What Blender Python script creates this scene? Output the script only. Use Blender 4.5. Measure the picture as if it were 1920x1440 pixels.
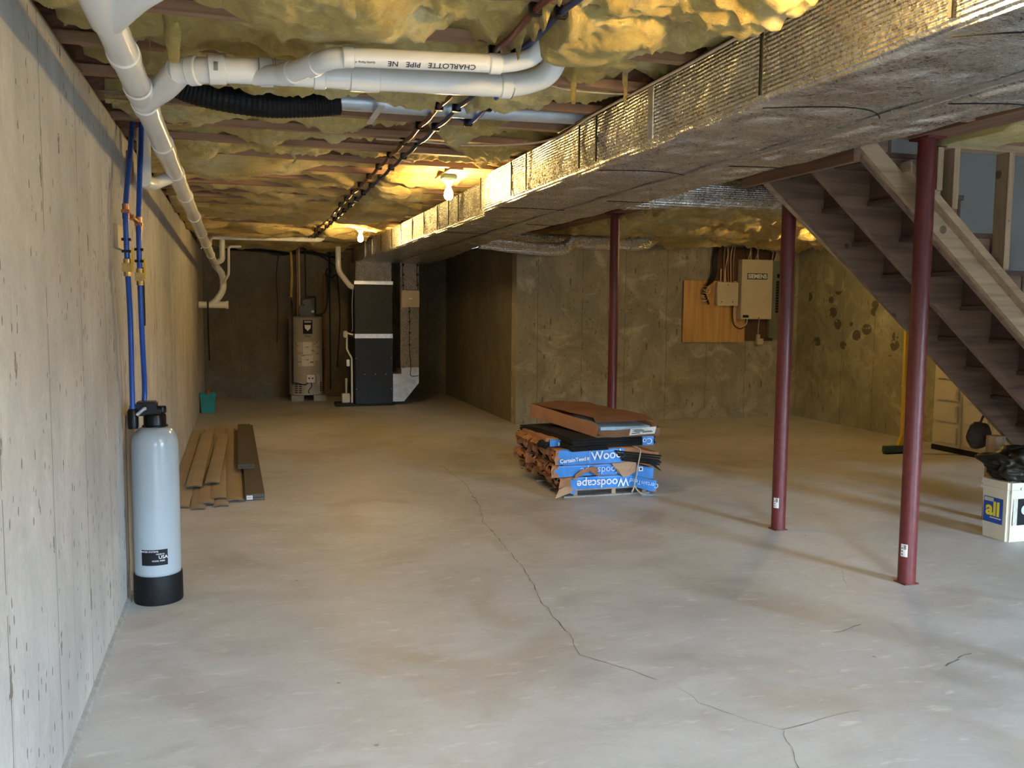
import bpy, bmesh, math, random
from mathutils import Vector, Matrix, noise
random.seed(7)
R = math.radians
S = bpy.context.scene
for o in list(bpy.data.objects): bpy.data.objects.remove(o)

# ------------------------------------------------------------ camera, sky, daylight, exposure
CAM = Vector((0, 0, 1.5))
yaw, pitch, roll, F = R(17.11), R(4.97), R(0.51), 1650.0
fw = Vector((math.sin(yaw) * math.cos(pitch), math.cos(yaw) * math.cos(pitch), -math.sin(pitch)))
sx = Vector((math.cos(yaw), -math.sin(yaw), 0)); up = sx.cross(fw)
s2 = sx * math.cos(roll) + up * math.sin(roll); u2 = -sx * math.sin(roll) + up * math.cos(roll)
cam = bpy.data.objects.new('camera', bpy.data.cameras.new('camera'))
S.collection.objects.link(cam); S.camera = cam
cam.data.sensor_width = 36; cam.data.lens = 36 * F / 1920.0
cam.data.clip_start = 0.02; cam.data.clip_end = 60
m = Matrix((s2, u2, -fw)).transposed().to_4x4(); m.translation = CAM
cam.matrix_world = m

S.world = bpy.data.worlds.new('sky'); S.world.use_nodes = True
S.world.node_tree.nodes['Background'].inputs[0].default_value = (0.62, 0.78, 1.0, 1)
S.world.node_tree.nodes['Background'].inputs[1].default_value = 2.6

def area(name, loc, rot, sx_, sy_, power, col):
    l = bpy.data.lights.new(name, 'AREA'); l.shape = 'RECTANGLE'; l.size = sx_; l.size_y = sy_
    l.energy = power; l.color = col
    o = bpy.data.objects.new(name, l); S.collection.objects.link(o); o.location = loc; o.rotation_euler = rot
    return o
DAY = (0.60, 0.79, 1.0)
area('daylight', (9.2, -7.5, 3.3), (R(84), 0, 0), 8.0, 1.9, 21500, DAY)     # bright sky above the garden, seen through the door
area('daylight', (0.2, -7.5, 3.3), (R(84), 0, 0), 4.5, 1.9, 9500, DAY)     # the same sky, seen through the window
BULB = 720.0
BULB_COL = (1.0, 0.67, 0.24)

vs = S.view_settings
S.display_settings.display_device = 'sRGB'
vs.view_transform = 'Standard'; vs.look = 'None'; vs.gamma = 1; vs.use_curve_mapping = False
vs.exposure = 0.5
S.cycles.use_denoising = True
S.cycles.max_bounces = 8
S.cycles.sample_clamp_indirect = 8

# ------------------------------------------------------------ materials
def mat(name, base, rough=0.8, metal=0.0, **k):
    m = bpy.data.materials.new(name); m.use_nodes = True
    nt = m.node_tree; b = nt.nodes['Principled BSDF']
    b.inputs['Base Color'].default_value = (*base, 1); b.inputs['Roughness'].default_value = rough
    b.inputs['Metallic'].default_value = metal
    if max(base) < 0.06: b.inputs['Specular IOR Level'].default_value = 0.25
    for a, v in k.items(): b.inputs[a].default_value = v
    return m
class N:
    def __init__(s, m):
        s.m = m; s.nt = m.node_tree; s.b = s.nt.nodes['Principled BSDF']
        s.tc = s.nt.nodes.new('ShaderNodeTexCoord')
    def node(s, t, **k):
        n = s.nt.nodes.new(t)
        for a, v in k.items(): setattr(n, a, v)
        return n
    def link(s, a, b): s.nt.links.new(a, b)
    def coord(s, scale=(1, 1, 1), loc=(0, 0, 0)):
        mp = s.node('ShaderNodeMapping'); mp.inputs['Scale'].default_value = scale; mp.inputs['Location'].default_value = loc
        s.link(s.tc.outputs['Object'], mp.inputs['Vector']); return mp.outputs[0]
    def noise(s, scale, detail=4, sc=(1, 1, 1), rough=0.55, loc=(0, 0, 0), dist=0):
        n = s.node('ShaderNodeTexNoise'); n.inputs['Scale'].default_value = scale; n.inputs['Detail'].default_value = detail
        n.inputs['Roughness'].default_value = rough; n.inputs['Distortion'].default_value = dist
        s.link(s.coord(sc, loc), n.inputs['Vector']); return n.outputs['Fac']
    def voronoi(s, scale, sc=(1, 1, 1), feature='F1'):
        n = s.node('ShaderNodeTexVoronoi', feature=feature); n.inputs['Scale'].default_value = scale
        s.link(s.coord(sc), n.inputs['Vector']); return n.outputs['Distance']
    def ramp(s, fac, stops):
        r = s.node('ShaderNodeValToRGB'); e = r.color_ramp.elements
        while len(e) < len(stops): e.new(0.5)
        for i, (p, c) in enumerate(stops):
            e[i].position = p
            e[i].color = (*c, 1) if isinstance(c, tuple) else (c, c, c, 1)
        s.link(fac, r.inputs[0]); return r.outputs[0]
    def mix(s, fac, a, b, mode='MIX'):
        n = s.node('ShaderNodeMix', data_type='RGBA', blend_type=mode)
        for i, v in ((0, fac), (6, a), (7, b)):
            if isinstance(v, (int, float)): n.inputs[i].default_value = v
            elif isinstance(v, tuple): n.inputs[i].default_value = (*v, 1)
            else: s.link(v, n.inputs[i])
        return n.outputs[2]
    def math(s, op, a, b=0.0):
        n = s.node('ShaderNodeMath', operation=op)
        for i, v in ((0, a), (1, b)):
            if isinstance(v, (int, float)): n.inputs[i].default_value = v
            else: s.link(v, n.inputs[i])
        return n.outputs[0]
    def axis(s, i):
        n = s.node('ShaderNodeSeparateXYZ'); s.link(s.tc.outputs['Object'], n.inputs[0]); return n.outputs[i]
    def base(s, c): s.link(c, s.b.inputs['Base Color'])
    def rough(s, c): s.link(c, s.b.inputs['Roughness'])
    def bump(s, h, strength=0.3, dist=0.01):
        n = s.node('ShaderNodeBump'); n.inputs['Strength'].default_value = strength; n.inputs['Distance'].default_value = dist
        s.link(h, n.inputs['Height'])
        if s.b.inputs['Normal'].is_linked: s.link(s.b.inputs['Normal'].links[0].from_socket, n.inputs['Normal'])
        s.link(n.outputs[0], s.b.inputs['Normal'])

def simple(name, base, rough=0.5, metal=0.0, var=0.12, scale=12, bump=0.05, **k):
    m = mat(name, base, rough, metal, **k); n = N(m)
    f = n.noise(scale, 4)
    d = tuple(c * (1 - var) for c in base); l = tuple(min(1, c * (1 + var)) for c in base)
    n.base(n.ramp(f, [(0.3, d), (0.7, l)]))
    if bump: n.bump(f, bump, 0.005)
    return m

def concrete(name, c, axis=None, tint=(1, 1, 1), seam=0.61, dark=0.5, blotch=0.35):
    m = mat(name, c, 0.85); n = N(m)
    big = n.noise(0.7, 5, rough=0.6); mid = n.noise(5, 6, sc=(1, 1, 0.35)); fine = n.noise(45, 4)
    col = n.ramp(big, [(0.3, tuple(x * 0.72 for x in c)), (0.5, c), (0.72, tuple(x * 1.22 for x in c))])
    col = n.mix(0.55, col, n.ramp(mid, [(0.3, 0.62), (0.7, 1.0)]), 'MULTIPLY')
    col = n.mix(0.4, col, n.ramp(fine, [(0.3, 0.7), (0.7, 1.0)]), 'MULTIPLY')
    # bug holes and vertical drag marks left by the form boards
    w = n.noise(2.2, 2); jag = n.math('MULTIPLY', n.math('SUBTRACT', n.noise(40, 3), 0.5), 0.25)
    v = n.math('ADD', n.voronoi(9, sc=(1, 1, 0.30)), jag)
    hole = n.math('MULTIPLY', n.math('LESS_THAN', v, 0.13), n.math('GREATER_THAN', w, 0.42))
    v2 = n.math('ADD', n.voronoi(24, sc=(1, 1, 0.40)), jag); hole2 = n.math('MULTIPLY', n.math('LESS_THAN', v2, 0.15), n.math('GREATER_THAN', w, 0.45))
    h = n.math('MAXIMUM', hole, hole2)
    blot = n.ramp(n.noise(1.6, 6, rough=0.7, dist=1.5, loc=(2, 5, 1)), [(0.42, 0.0), (0.60, 1.0)])
    col = n.mix(n.math('MULTIPLY', blot, blotch), col, tuple(x * 0.55 for x in c))
    pale = n.ramp(n.noise(2.4, 6, rough=0.7, dist=1.0, loc=(7, 1, 4)), [(0.55, 0.0), (0.68, 1.0)])
    col = n.mix(n.math('MULTIPLY', pale, blotch * 0.7), col, tuple(min(1, x * 1.5) for x in c))
    col = n.mix(n.math('MULTIPLY', h, dark), col, (0.10, 0.085, 0.06))
    if axis is not None:
        a = n.axis(axis)
        wob = n.math('MULTIPLY', n.noise(3, 3), 0.03)
        fr = n.math('FRACT', n.math('DIVIDE', n.math('ADD', a, wob), seam))
        ln = n.math('LESS_THAN', fr, 0.013)
        fr2 = n.math('FRACT', n.math('DIVIDE', n.math('ADD', a, wob), seam * 0.237))
        ln2 = n.math('MULTIPLY', n.math('LESS_THAN', fr2, 0.03), n.math('GREATER_THAN', n.noise(1.5, 2, loc=(3, 1, 2)), 0.5))
        ln = n.math('MULTIPLY', n.math('MAXIMUM', ln, n.math('MULTIPLY', ln2, 0.45)), n.math('GREATER_THAN', n.noise(9, 2), 0.40))
        col = n.mix(n.math('MULTIPLY', ln, 0.7), col, (0.09, 0.08, 0.06))
        n.bump(n.math('MULTIPLY', ln, -1.0), 0.5, 0.004)
        # each form board took the cement a little differently
        bd = n.node('ShaderNodeTexWhiteNoise', noise_dimensions='1D')
        n.link(n.math('FLOOR', n.math('DIVIDE', a, seam * 0.5)), bd.inputs['W'])
        col = n.mix(0.35, col, n.ramp(bd.outputs[0], [(0, 0.86), (1, 1.0)]), 'MULTIPLY')
    n.base(col); n.bump(n.math('SUBTRACT', mid, h), 0.35, 0.006); n.bump(fine, 0.25, 0.003)
    return m

M = {}
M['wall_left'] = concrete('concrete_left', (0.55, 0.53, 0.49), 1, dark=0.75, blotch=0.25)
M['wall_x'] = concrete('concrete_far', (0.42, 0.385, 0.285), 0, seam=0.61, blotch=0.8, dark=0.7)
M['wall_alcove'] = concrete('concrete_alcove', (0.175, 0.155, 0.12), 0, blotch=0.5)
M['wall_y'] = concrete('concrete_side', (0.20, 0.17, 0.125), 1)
def right_wall():
    m = concrete('concrete_right', (0.40, 0.37, 0.235), 1, blotch=0.7); n = N(m)
    src = n.b.inputs['Base Color'].links[0].from_socket
    sp = n.math('LESS_THAN', n.math('ADD', n.voronoi(3.6, sc=(1, 1, 1.2)), n.math('MULTIPLY', n.noise(8, 3), 0.2)), 0.40)
    z = n.axis(2); y = n.axis(1)
    band = n.math('MULTIPLY', n.math('GREATER_THAN', z, 0.95), n.math('LESS_THAN', z, 1.75))
    band = n.math('MULTIPLY', band, n.math('MULTIPLY', n.math('GREATER_THAN', y, 8.3), n.math('LESS_THAN', y, 10.5)))
    f = n.math('MULTIPLY', n.math('MULTIPLY', sp, band), n.math('GREATER_THAN', n.noise(6, 3), 0.42))
    n.base(n.mix(n.math('MULTIPLY', f, 0.8), src, (0.05, 0.045, 0.03)))
    return m
M['wall_right'] = right_wall()

def floor_mat():
    c = (0.50, 0.485, 0.46)
    m = mat('concrete_floor', c, 0.55); n = N(m)
    big = n.noise(0.45, 6, rough=0.6, dist=0.5); mid = n.noise(2.6, 7, sc=(1, 1.6, 1), rough=0.65, dist=0.8); fine = n.noise(60, 3)
    sw = n.noise(3.5, 7, sc=(0.8, 1.5, 1), rough=0.72, dist=1.8, loc=(4, 2, 0))
    col = n.ramp(big, [(0.32, (0.42, 0.40, 0.37)), (0.5, c), (0.68, (0.58, 0.57, 0.55))])
    col = n.mix(0.6, col, n.ramp(mid, [(0.30, 0.68), (0.55, 0.95), (0.75, 1.0)]), 'MULTIPLY')
    col = n.mix(0.35, col, n.ramp(sw, [(0.3, 0.72), (0.6, 1.0)]), 'MULTIPLY')
    # dark scuffs and brownish damp stains
    st = n.ramp(n.noise(1.1, 5, loc=(9, 3, 1), dist=1.0), [(0.52, 0.0), (0.66, 1.0)])
    col = n.mix(n.math('MULTIPLY', st, 0.42), col, (0.30, 0.235, 0.16))
    wh = n.ramp(n.noise(7, 5, sc=(1, 2.5, 1), loc=(1, 7, 1)), [(0.60, 0.0), (0.72, 1.0)])
    col = n.mix(n.math('MULTIPLY', wh, 0.5), col, (0.66, 0.64, 0.60))
    col = n.mix(0.25, col, n.ramp(fine, [(0.3, 0.75), (0.7, 1.0)]), 'MULTIPLY')
    sp = n.math('MULTIPLY', n.math('LESS_THAN', n.voronoi(3.2), 0.03), 0.6)
    col = n.mix(sp, col, (0.12, 0.10, 0.09))
    n.base(col); n.rough(n.ramp(mid, [(0.3, 0.42), (0.7, 0.62)]))
    n.bump(mid, 0.12, 0.01); n.bump(fine, 0.12, 0.002)
    return m
M['floor'] = floor_mat()

def wood(name, base, dark, axis=0, scale=1.0, rough=0.75):
    m = mat(name, base, rough); n = N(m)
    sc = [14, 14, 14]; sc[axis] = 0.9
    g = n.noise(1.6 * scale, 6, sc=tuple(sc), dist=0.6); k = n.noise(1.3, 3)
    col = n.ramp(g, [(0.3, dark), (0.55, base), (0.8, tuple(min(1, c * 1.15) for c in base))])
    col = n.mix(0.5, col, n.ramp(k, [(0.3, 0.7), (0.7, 1.0)]), 'MULTIPLY')
    vor = n.math('LESS_THAN', n.voronoi(2.4, sc=(1, 1, 1)), 0.055)
    col = n.mix(n.math('MULTIPLY', vor, 0.75), col, tuple(c * 0.25 for c in dark))
    n.base(col); n.bump(g, 0.2, 0.003)
    return m
M['pine_x'] = wood('pine_along', (0.40, 0.27, 0.155), (0.26, 0.165, 0.09), 0)
M['pine_y'] = wood('pine_across', (0.40, 0.27, 0.155), (0.26, 0.165, 0.09), 1)
M['pine_z'] = wood('pine_upright', (0.40, 0.27, 0.155), (0.26, 0.165, 0.09), 2)
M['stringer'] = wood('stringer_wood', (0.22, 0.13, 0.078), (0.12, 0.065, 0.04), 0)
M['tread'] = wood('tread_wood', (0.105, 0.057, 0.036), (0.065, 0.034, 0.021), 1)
M['flange'] = wood('flange_wood', (0.36, 0.20, 0.11), (0.22, 0.115, 0.06), 0)
M['header'] = wood('header_wood', (0.20, 0.095, 0.048), (0.12, 0.055, 0.03), 1)
M['ply'] = wood('plywood', (0.62, 0.37, 0.13), (0.45, 0.24, 0.075), 2, 0.6)
def osb(name, c):
    m = mat(name, c, 0.8); n = N(m)
    v = n.node('ShaderNodeTexVoronoi'); v.inputs['Scale'].default_value = 28
    n.link(n.coord((1, 1, 2.5)), v.inputs['Vector'])
    g = n.node('ShaderNodeRGBToBW'); n.link(v.outputs['Color'], g.inputs[0])
    n.base(n.ramp(g.outputs[0], [(0.1, tuple(x * 0.6 for x in c)), (0.9, tuple(x * 1.2 for x in c))]))
    return m
M['web'] = osb('osb_web', (0.25, 0.115, 0.06))
M['subfloor'] = osb('osb_subfloor', (0.30, 0.19, 0.10))

def insul():
    m = mat('yellow_fibreglass', (0.74, 0.52, 0.16), 0.95); n = N(m)
    a = n.noise(2.2, 5); b = n.noise(14, 8, rough=0.7, dist=1.0); c = n.noise(70, 5, sc=(0.5, 1.6, 1), rough=0.75)
    col = n.ramp(a, [(0.3, (0.66, 0.44, 0.09)), (0.5, (0.78, 0.58, 0.17)), (0.72, (0.85, 0.71, 0.33))])
    col = n.mix(0.6, col, n.ramp(b, [(0.3, (0.62, 0.48, 0.28)), (0.6, (1, 1, 1))]), 'MULTIPLY')
    lt = n.ramp(n.noise(5, 5, loc=(5, 2, 8)), [(0.58, 0.0), (0.75, 0.7)])
    col = n.mix(lt, col, (0.84, 0.76, 0.50))
    n.base(col); n.bump(b, 1.0, 0.04); n.bump(c, 0.7, 0.012)
    n.b.inputs['Sheen Weight'].default_value = 0.2
    return m
M['insul'] = insul()

def foil(name, axis='rib', tone=(0.80, 0.77, 0.72)):
    m = mat(name, tone, 0.3, 1.0); n = N(m)
    w = n.node('ShaderNodeTexWave', wave_type='BANDS', bands_direction='Z' if axis != 'y' else 'X')
    w.inputs['Scale'].default_value = 22; w.inputs['Distortion'].default_value = 0.7; w.inputs['Detail'].default_value = 2
    n.link(n.coord(), w.inputs['Vector'])
    w2 = n.node('ShaderNodeTexWave', wave_type='BANDS', bands_direction='X'); w2.inputs['Scale'].default_value = 26
    w2.inputs['Distortion'].default_value = 1.2; n.link(n.coord(), w2.inputs['Vector'])
    w3 = n.node('ShaderNodeTexWave', wave_type='BANDS', bands_direction='Y'); w3.inputs['Scale'].default_value = 24
    w3.inputs['Distortion'].default_value = 2.0; n.link(n.coord(), w3.inputs['Vector'])
    cr = n.noise(7, 6, rough=0.65, dist=0.8); fine = n.noise(90, 3)
    n.bump(w.outputs['Fac'], 0.55, 0.016); n.bump(w2.outputs['Fac'], 0.10, 0.006); n.bump(w3.outputs['Fac'], 0.06, 0.004)
    n.bump(cr, 0.42, 0.03); n.bump(fine, 0.28, 0.006)
    n.base(n.ramp(cr, [(0.3, tuple(x * 0.75 for x in tone)), (0.7, tuple(min(1, x * 1.15) for x in tone))]))
    n.rough(n.ramp(fine, [(0.3, 0.20), (0.7, 0.38)]))
    return m
M['foil'] = foil('foil_wrap')
M['foil_smooth'] = simple('foil_tape', (0.68, 0.66, 0.62), 0.28, 0.9, 0.15, 25, 0.5)
M['pvc'] = simple('white_pvc', (0.78, 0.77, 0.73), 0.22, 0, 0.04, 6, 0.02)
M['pvc_seam'] = simple('dark_joint', (0.35, 0.34, 0.31), 0.4)
M['red'] = simple('red_oxide_paint', (0.115, 0.017, 0.015), 0.42, 0, 0.25, 30, 0.12)
M['black'] = simple('black_plastic', (0.006, 0.006, 0.007), 0.32, 0, 0.2, 20, 0.03)
M['black_rough'] = simple('black_rubber', (0.005, 0.005, 0.005), 0.6, 0, 0.3, 40, 0.2)
M['tank'] = simple('grey_tank_shell', (0.34, 0.385, 0.41), 0.22, 0, 0.03, 5, 0.015)
M['pex_blue'] = simple('blue_tubing', (0.012, 0.07, 0.36), 0.35, 0, 0.1, 10, 0)
M['pex_navy'] = simple('navy_tubing', (0.008, 0.025, 0.10), 0.3, 0, 0.1, 10, 0)
M['pex_red'] = simple('red_tubing', (0.12, 0.014, 0.010), 0.3, 0, 0.1, 10, 0)
M['copper'] = simple('copper', (0.40, 0.19, 0.10), 0.35, 1.0, 0.2, 20, 0.05)
M['brass'] = simple('brass', (0.55, 0.38, 0.14), 0.35, 1.0, 0.2, 20, 0.05)
M['galv'] = simple('galvanised_steel', (0.52, 0.56, 0.60), 0.42, 0.55, 0.15, 14, 0.05)
M['furnace_top'] = simple('charcoal_enamel', (0.026, 0.025, 0.024), 0.5, 0, 0.15, 50, 0.1)
M['furnace'] = simple('slate_enamel', (0.014, 0.019, 0.029), 0.45, 0, 0.08, 10, 0.03)
M['cream'] = simple('cream_enamel', (0.56, 0.50, 0.36), 0.45, 0, 0.05, 6, 0.02)
M['cream_box'] = simple('tan_enamel', (0.42, 0.34, 0.22), 0.5, 0, 0.05, 6, 0.02)
M['panel_grey'] = simple('grey_enamel', (0.155, 0.165, 0.135), 0.45, 0, 0.06, 6, 0.02)
M['heater'] = simple('heater_enamel', (0.36, 0.33, 0.27), 0.35, 0, 0.05, 8, 0.02)
M['label'] = simple('white_label', (0.70, 0.68, 0.62), 0.5, 0, 0.08, 30, 0)
M['label_dim'] = simple('aged_label', (0.50, 0.46, 0.37), 0.6, 0, 0.15, 40, 0)
M['ink'] = mat('ink', (0.008, 0.008, 0.010), 0.6)
M['white_ink'] = mat('white_print', (0.80, 0.82, 0.84), 0.5)
M['pale_ink'] = mat('pale_print', (0.55, 0.68, 0.85), 0.5)
M['yellow_ink'] = mat('yellow_print', (0.85, 0.68, 0.03), 0.5)
M['orange_ink'] = mat('red_print', (0.5, 0.06, 0.03), 0.5)
M['blue'] = simple('blue_wrapper', (0.03, 0.22, 0.62), 0.35, 0, 0.14, 18, 0.25)
M['blue_pale'] = simple('pale_blue_wrapper', (0.30, 0.45, 0.55), 0.4, 0, 0.2, 20, 0.2)
M['kraft'] = simple('kraft_paper', (0.36, 0.165, 0.075), 0.8, 0, 0.22, 9, 0.5)
M['kraft_in'] = simple('kraft_paper_inside', (0.42, 0.26, 0.15), 0.8, 0, 0.2, 9, 0.5)
M['carton'] = simple('carton', (0.36, 0.18, 0.09), 0.8, 0, 0.15, 6, 0.2)
def shingle():
    m = mat('shingle_grit', (0.02, 0.02, 0.02), 0.9); n = N(m)
    f = n.noise(160, 2); g = n.noise(6, 3)
    c = n.ramp(f, [(0.4, (0.005, 0.005, 0.006)), (0.62, (0.028, 0.026, 0.023))])
    n.base(n.mix(0.5, c, n.ramp(g, [(0.3, 0.6), (0.7, 1.0)]), 'MULTIPLY')); n.bump(f, 0.6, 0.004)
    return m
M['shingle'] = shingle()
M['tan'] = simple('tan_vinyl', (0.33, 0.255, 0.165), 0.55, 0, 0.10, 5, 0.05)
M['tan_dark'] = simple('tan_edge', (0.10, 0.065, 0.035), 0.7)
M['composite'] = simple('dark_composite', (0.075, 0.060, 0.042), 0.7, 0, 0.12, 30, 0.15)
M['teal'] = simple('teal_plastic', (0.010, 0.20, 0.20), 0.4, 0, 0.08, 8, 0.02)
M['dark_green'] = simple('dark_green_plastic', (0.035, 0.075, 0.055), 0.5)
M['yellow'] = simple('yellow_plastic', (0.68, 0.40, 0.015), 0.4, 0, 0.08, 8, 0.02)
M['yellow_gas'] = simple('yellow_gas_line', (0.50, 0.33, 0.05), 0.5)
M['drywall'] = simple('drywall', (0.30, 0.285, 0.26), 0.85, 0, 0.05, 3, 0.05)
M['bucket'] = simple('white_bucket_plastic', (0.66, 0.60, 0.47), 0.35, 0, 0.04, 5, 0.02)
M['bag'] = simple('dark_bag', (0.022, 0.017, 0.012), 0.45, 0, 0.3, 8, 0.4)
M['bag2'] = simple('brown_bag', (0.040, 0.026, 0.017), 0.7, 0, 0.3, 8, 0.4)
M['block'] = simple('cinder_block', (0.28, 0.27, 0.25), 0.95, 0, 0.2, 40, 0.5)
M['lightbox'] = simple('green_box_plastic', (0.12, 0.22, 0.18), 0.5)
M['porcelain'] = simple('porcelain', (0.75, 0.73, 0.68), 0.25)
M['wire'] = simple('black_cable', (0.012, 0.012, 0.012), 0.5)
M['wire_w'] = simple('pale_cable', (0.55, 0.42, 0.30), 0.5)
M['rope'] = simple('white_twine', (0.50, 0.44, 0.34), 0.8, 0, 0.2, 60, 0.4)
M['crack'] = mat('crack_dark', (0.12, 0.10, 0.085), 1.0)
M['joint'] = mat('control_joint', (0.56, 0.53, 0.48), 0.9)
M['bulbglass'] = mat('lit_bulb', (1, 1, 1), 0.4)
M['bulbglass'].node_tree.nodes['Principled BSDF'].inputs['Emission Color'].default_value = (*BULB_COL, 1)
M['bulbglass'].node_tree.nodes['Principled BSDF'].inputs['Emission Strength'].default_value = BULB

# ------------------------------------------------------------ mesh helpers
WM = {}
def wmat(o):
    return WM.get(o.name, Matrix.Identity(4)) if o else Matrix.Identity(4)
def thing(name, label, cat, loc=(0, 0, 0), rotz=0.0, group=None):
    o = bpy.data.objects.new(name, None); S.collection.objects.link(o)
    o.empty_display_size = 0.1
    o.location = loc; o.rotation_euler = (0, 0, rotz)
    o['label'] = label; o['category'] = cat
    if group: o['group'] = group
    WM[o.name] = Matrix.Translation(Vector(loc)) @ Matrix.Rotation(rotz, 4, 'Z')
    return o
def tag(o, label, cat, group=None, kind=None):
    o['label'] = label; o['category'] = cat
    if group: o['group'] = group
    if kind: o['kind'] = kind
    return o
def obj(name, bm, material, parent=None, smooth=False, label=None, bev=0.0, kind=None):
    me = bpy.data.meshes.new(name)
    if bev:
        bmesh.ops.bevel(bm, geom=list(bm.edges), offset=bev, segments=2, affect='EDGES', clamp_overlap=True)
    bmesh.ops.recalc_face_normals(bm, faces=bm.faces)
    bm.to_mesh(me); bm.free()
    mats = material if isinstance(material, (list, tuple)) else [material]
    for x in mats: me.materials.append(M[x])
    if smooth:
        for p in me.polygons: p.use_smooth = True
        if smooth is not True:
            me.set_sharp_from_angle(angle=R(smooth))
    o = bpy.data.objects.new(name, me); S.collection.objects.link(o)
    if parent:
        o.parent = parent; me.transform(wmat(parent).inverted())
    WM[o.name] = wmat(parent)
    if label: o['label'] = label
    if kind: o['kind'] = kind
    return o
def struct(name, bm, material, parent=None, **k):
    o = obj(name, bm, material, parent, **k)
    o['kind'] = 'structure'
    return o
def BM(): return bmesh.new()
def box(bm, x0, x1, y0, y1, z0, z1, mi=0, rot=None):
    vs_ = [bm.verts.new((x, y, z)) for x in (x0, x1) for y in (y0, y1) for z in (z0, z1)]
    if rot is not None:
        c = Vector(((x0 + x1) / 2, (y0 + y1) / 2, (z0 + z1) / 2))
        for v in vs_: v.co = c + rot @ (v.co - c)
    idx = [(0, 1, 3, 2), (4, 6, 7, 5), (0, 4, 5, 1), (2, 3, 7, 6), (0, 2, 6, 4), (1, 5, 7, 3)]
    fs = [bm.faces.new([vs_[i] for i in f]) for f in idx]
    for f in fs: f.material_index = mi
    return vs_
def boxm(*a, **k):
    b = BM(); box(b, *a, **k); return b
def frames(pts):
    pts = [Vector(p) for p in pts]; out = []
    t0 = (pts[1] - pts[0]).normalized()
    n = t0.orthogonal().normalized()
    for i, p in enumerate(pts):
        if i == 0: t = t0
        elif i == len(pts) - 1: t = (pts[-1] - pts[-2]).normalized()
        else: t = ((pts[i + 1] - p).normalized() + (p - pts[i - 1]).normalized()).normalized()
        n = (n - t * n.dot(t)).normalized()
        out.append((p, t, n, t.cross(n)))
    return out
def tube(bm, pts, r, seg=12, cap=True, mi=0, jitter=0.0):
    rs = r if isinstance(r, (list, tuple)) else [r] * len(pts)
    rings = []
    for (p, t, n, b), rr in zip(frames(pts), rs):
        ring = []
        for k in range(seg):
            a = 2 * math.pi * k / seg
            q = rr * (1 + (random.uniform(-jitter, jitter) if jitter else 0))
            ring.append(bm.verts.new(p + (n * math.cos(a) + b * math.sin(a)) * q))
        rings.append(ring)
    for r0, r1 in zip(rings, rings[1:]):
        for k in range(seg):
            f = bm.faces.new((r0[k], r0[(k + 1) % seg], r1[(k + 1) % seg], r1[k])); f.material_index = mi
    if cap:
        bm.faces.new(rings[0][::-1]).material_index = mi; bm.faces.new(rings[-1]).material_index = mi
def spline(pts, n=8):
    P = [Vector(p) for p in pts]; P = [P[0] * 2 - P[1]] + P + [P[-1] * 2 - P[-2]]
    out = []
    for i in range(1, len(P) - 2):
        a, b, c, d = P[i - 1:i + 3]
        for k in range(n):
            t = k / n
            out.append(0.5 * ((2 * b) + (c - a) * t + (2 * a - 5 * b + 4 * c - d) * t * t + (3 * b - a - 3 * c + d) * t ** 3))
    out.append(P[-2]); return out
def fillet(pts, r, n=6):
    P = [Vector(p) for p in pts]; out = [P[0]]
    for a, b, c in zip(P, P[1:], P[2:]):
        d0 = (a - b); d1 = (c - b); rr = min(r, d0.length * 0.49, d1.length * 0.49)
        s = b + d0.normalized() * rr; e = b + d1.normalized() * rr
        for k in range(n + 1):
            t = k / n; out.append(s * (1 - t) ** 2 + b * 2 * t * (1 - t) + e * t * t)
    out.append(P[-1]); return out
def lathe(bm, prof, cx, cy, seg=32, mi=0):
    rings = [[bm.verts.new((cx + r * math.cos(2 * math.pi * k / seg), cy + r * math.sin(2 * math.pi * k / seg), z)) for k in range(seg)] for r, z in prof]
    for r0, r1 in zip(rings, rings[1:]):
        for k in range(seg):
            bm.faces.new((r0[k], r0[(k + 1) % seg], r1[(k + 1) % seg], r1[k])).material_index = mi
    bm.faces.new(rings[0][::-1]).material_index = mi; bm.faces.new(rings[-1]).material_index = mi
def prism(bm, poly, axis, a0, a1, mi=0):
    """poly: 2-D points in the plane across `axis`, extruded from a0 to a1"""
    def P(p, a):
        return {'x': (a, p[0], p[1]), 'y': (p[0], a, p[1]), 'z': (p[0], p[1], a)}[axis]
    A = [bm.verts.new(P(p, a0)) for p in poly]; B = [bm.verts.new(P(p, a1)) for p in poly]
    n = len(poly)
    bm.faces.new(A[::-1]).material_index = mi; bm.faces.new(B).material_index = mi
    for i in range(n): bm.faces.new((A[i], A[(i + 1) % n], B[(i + 1) % n], B[i])).material_index = mi
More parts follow.
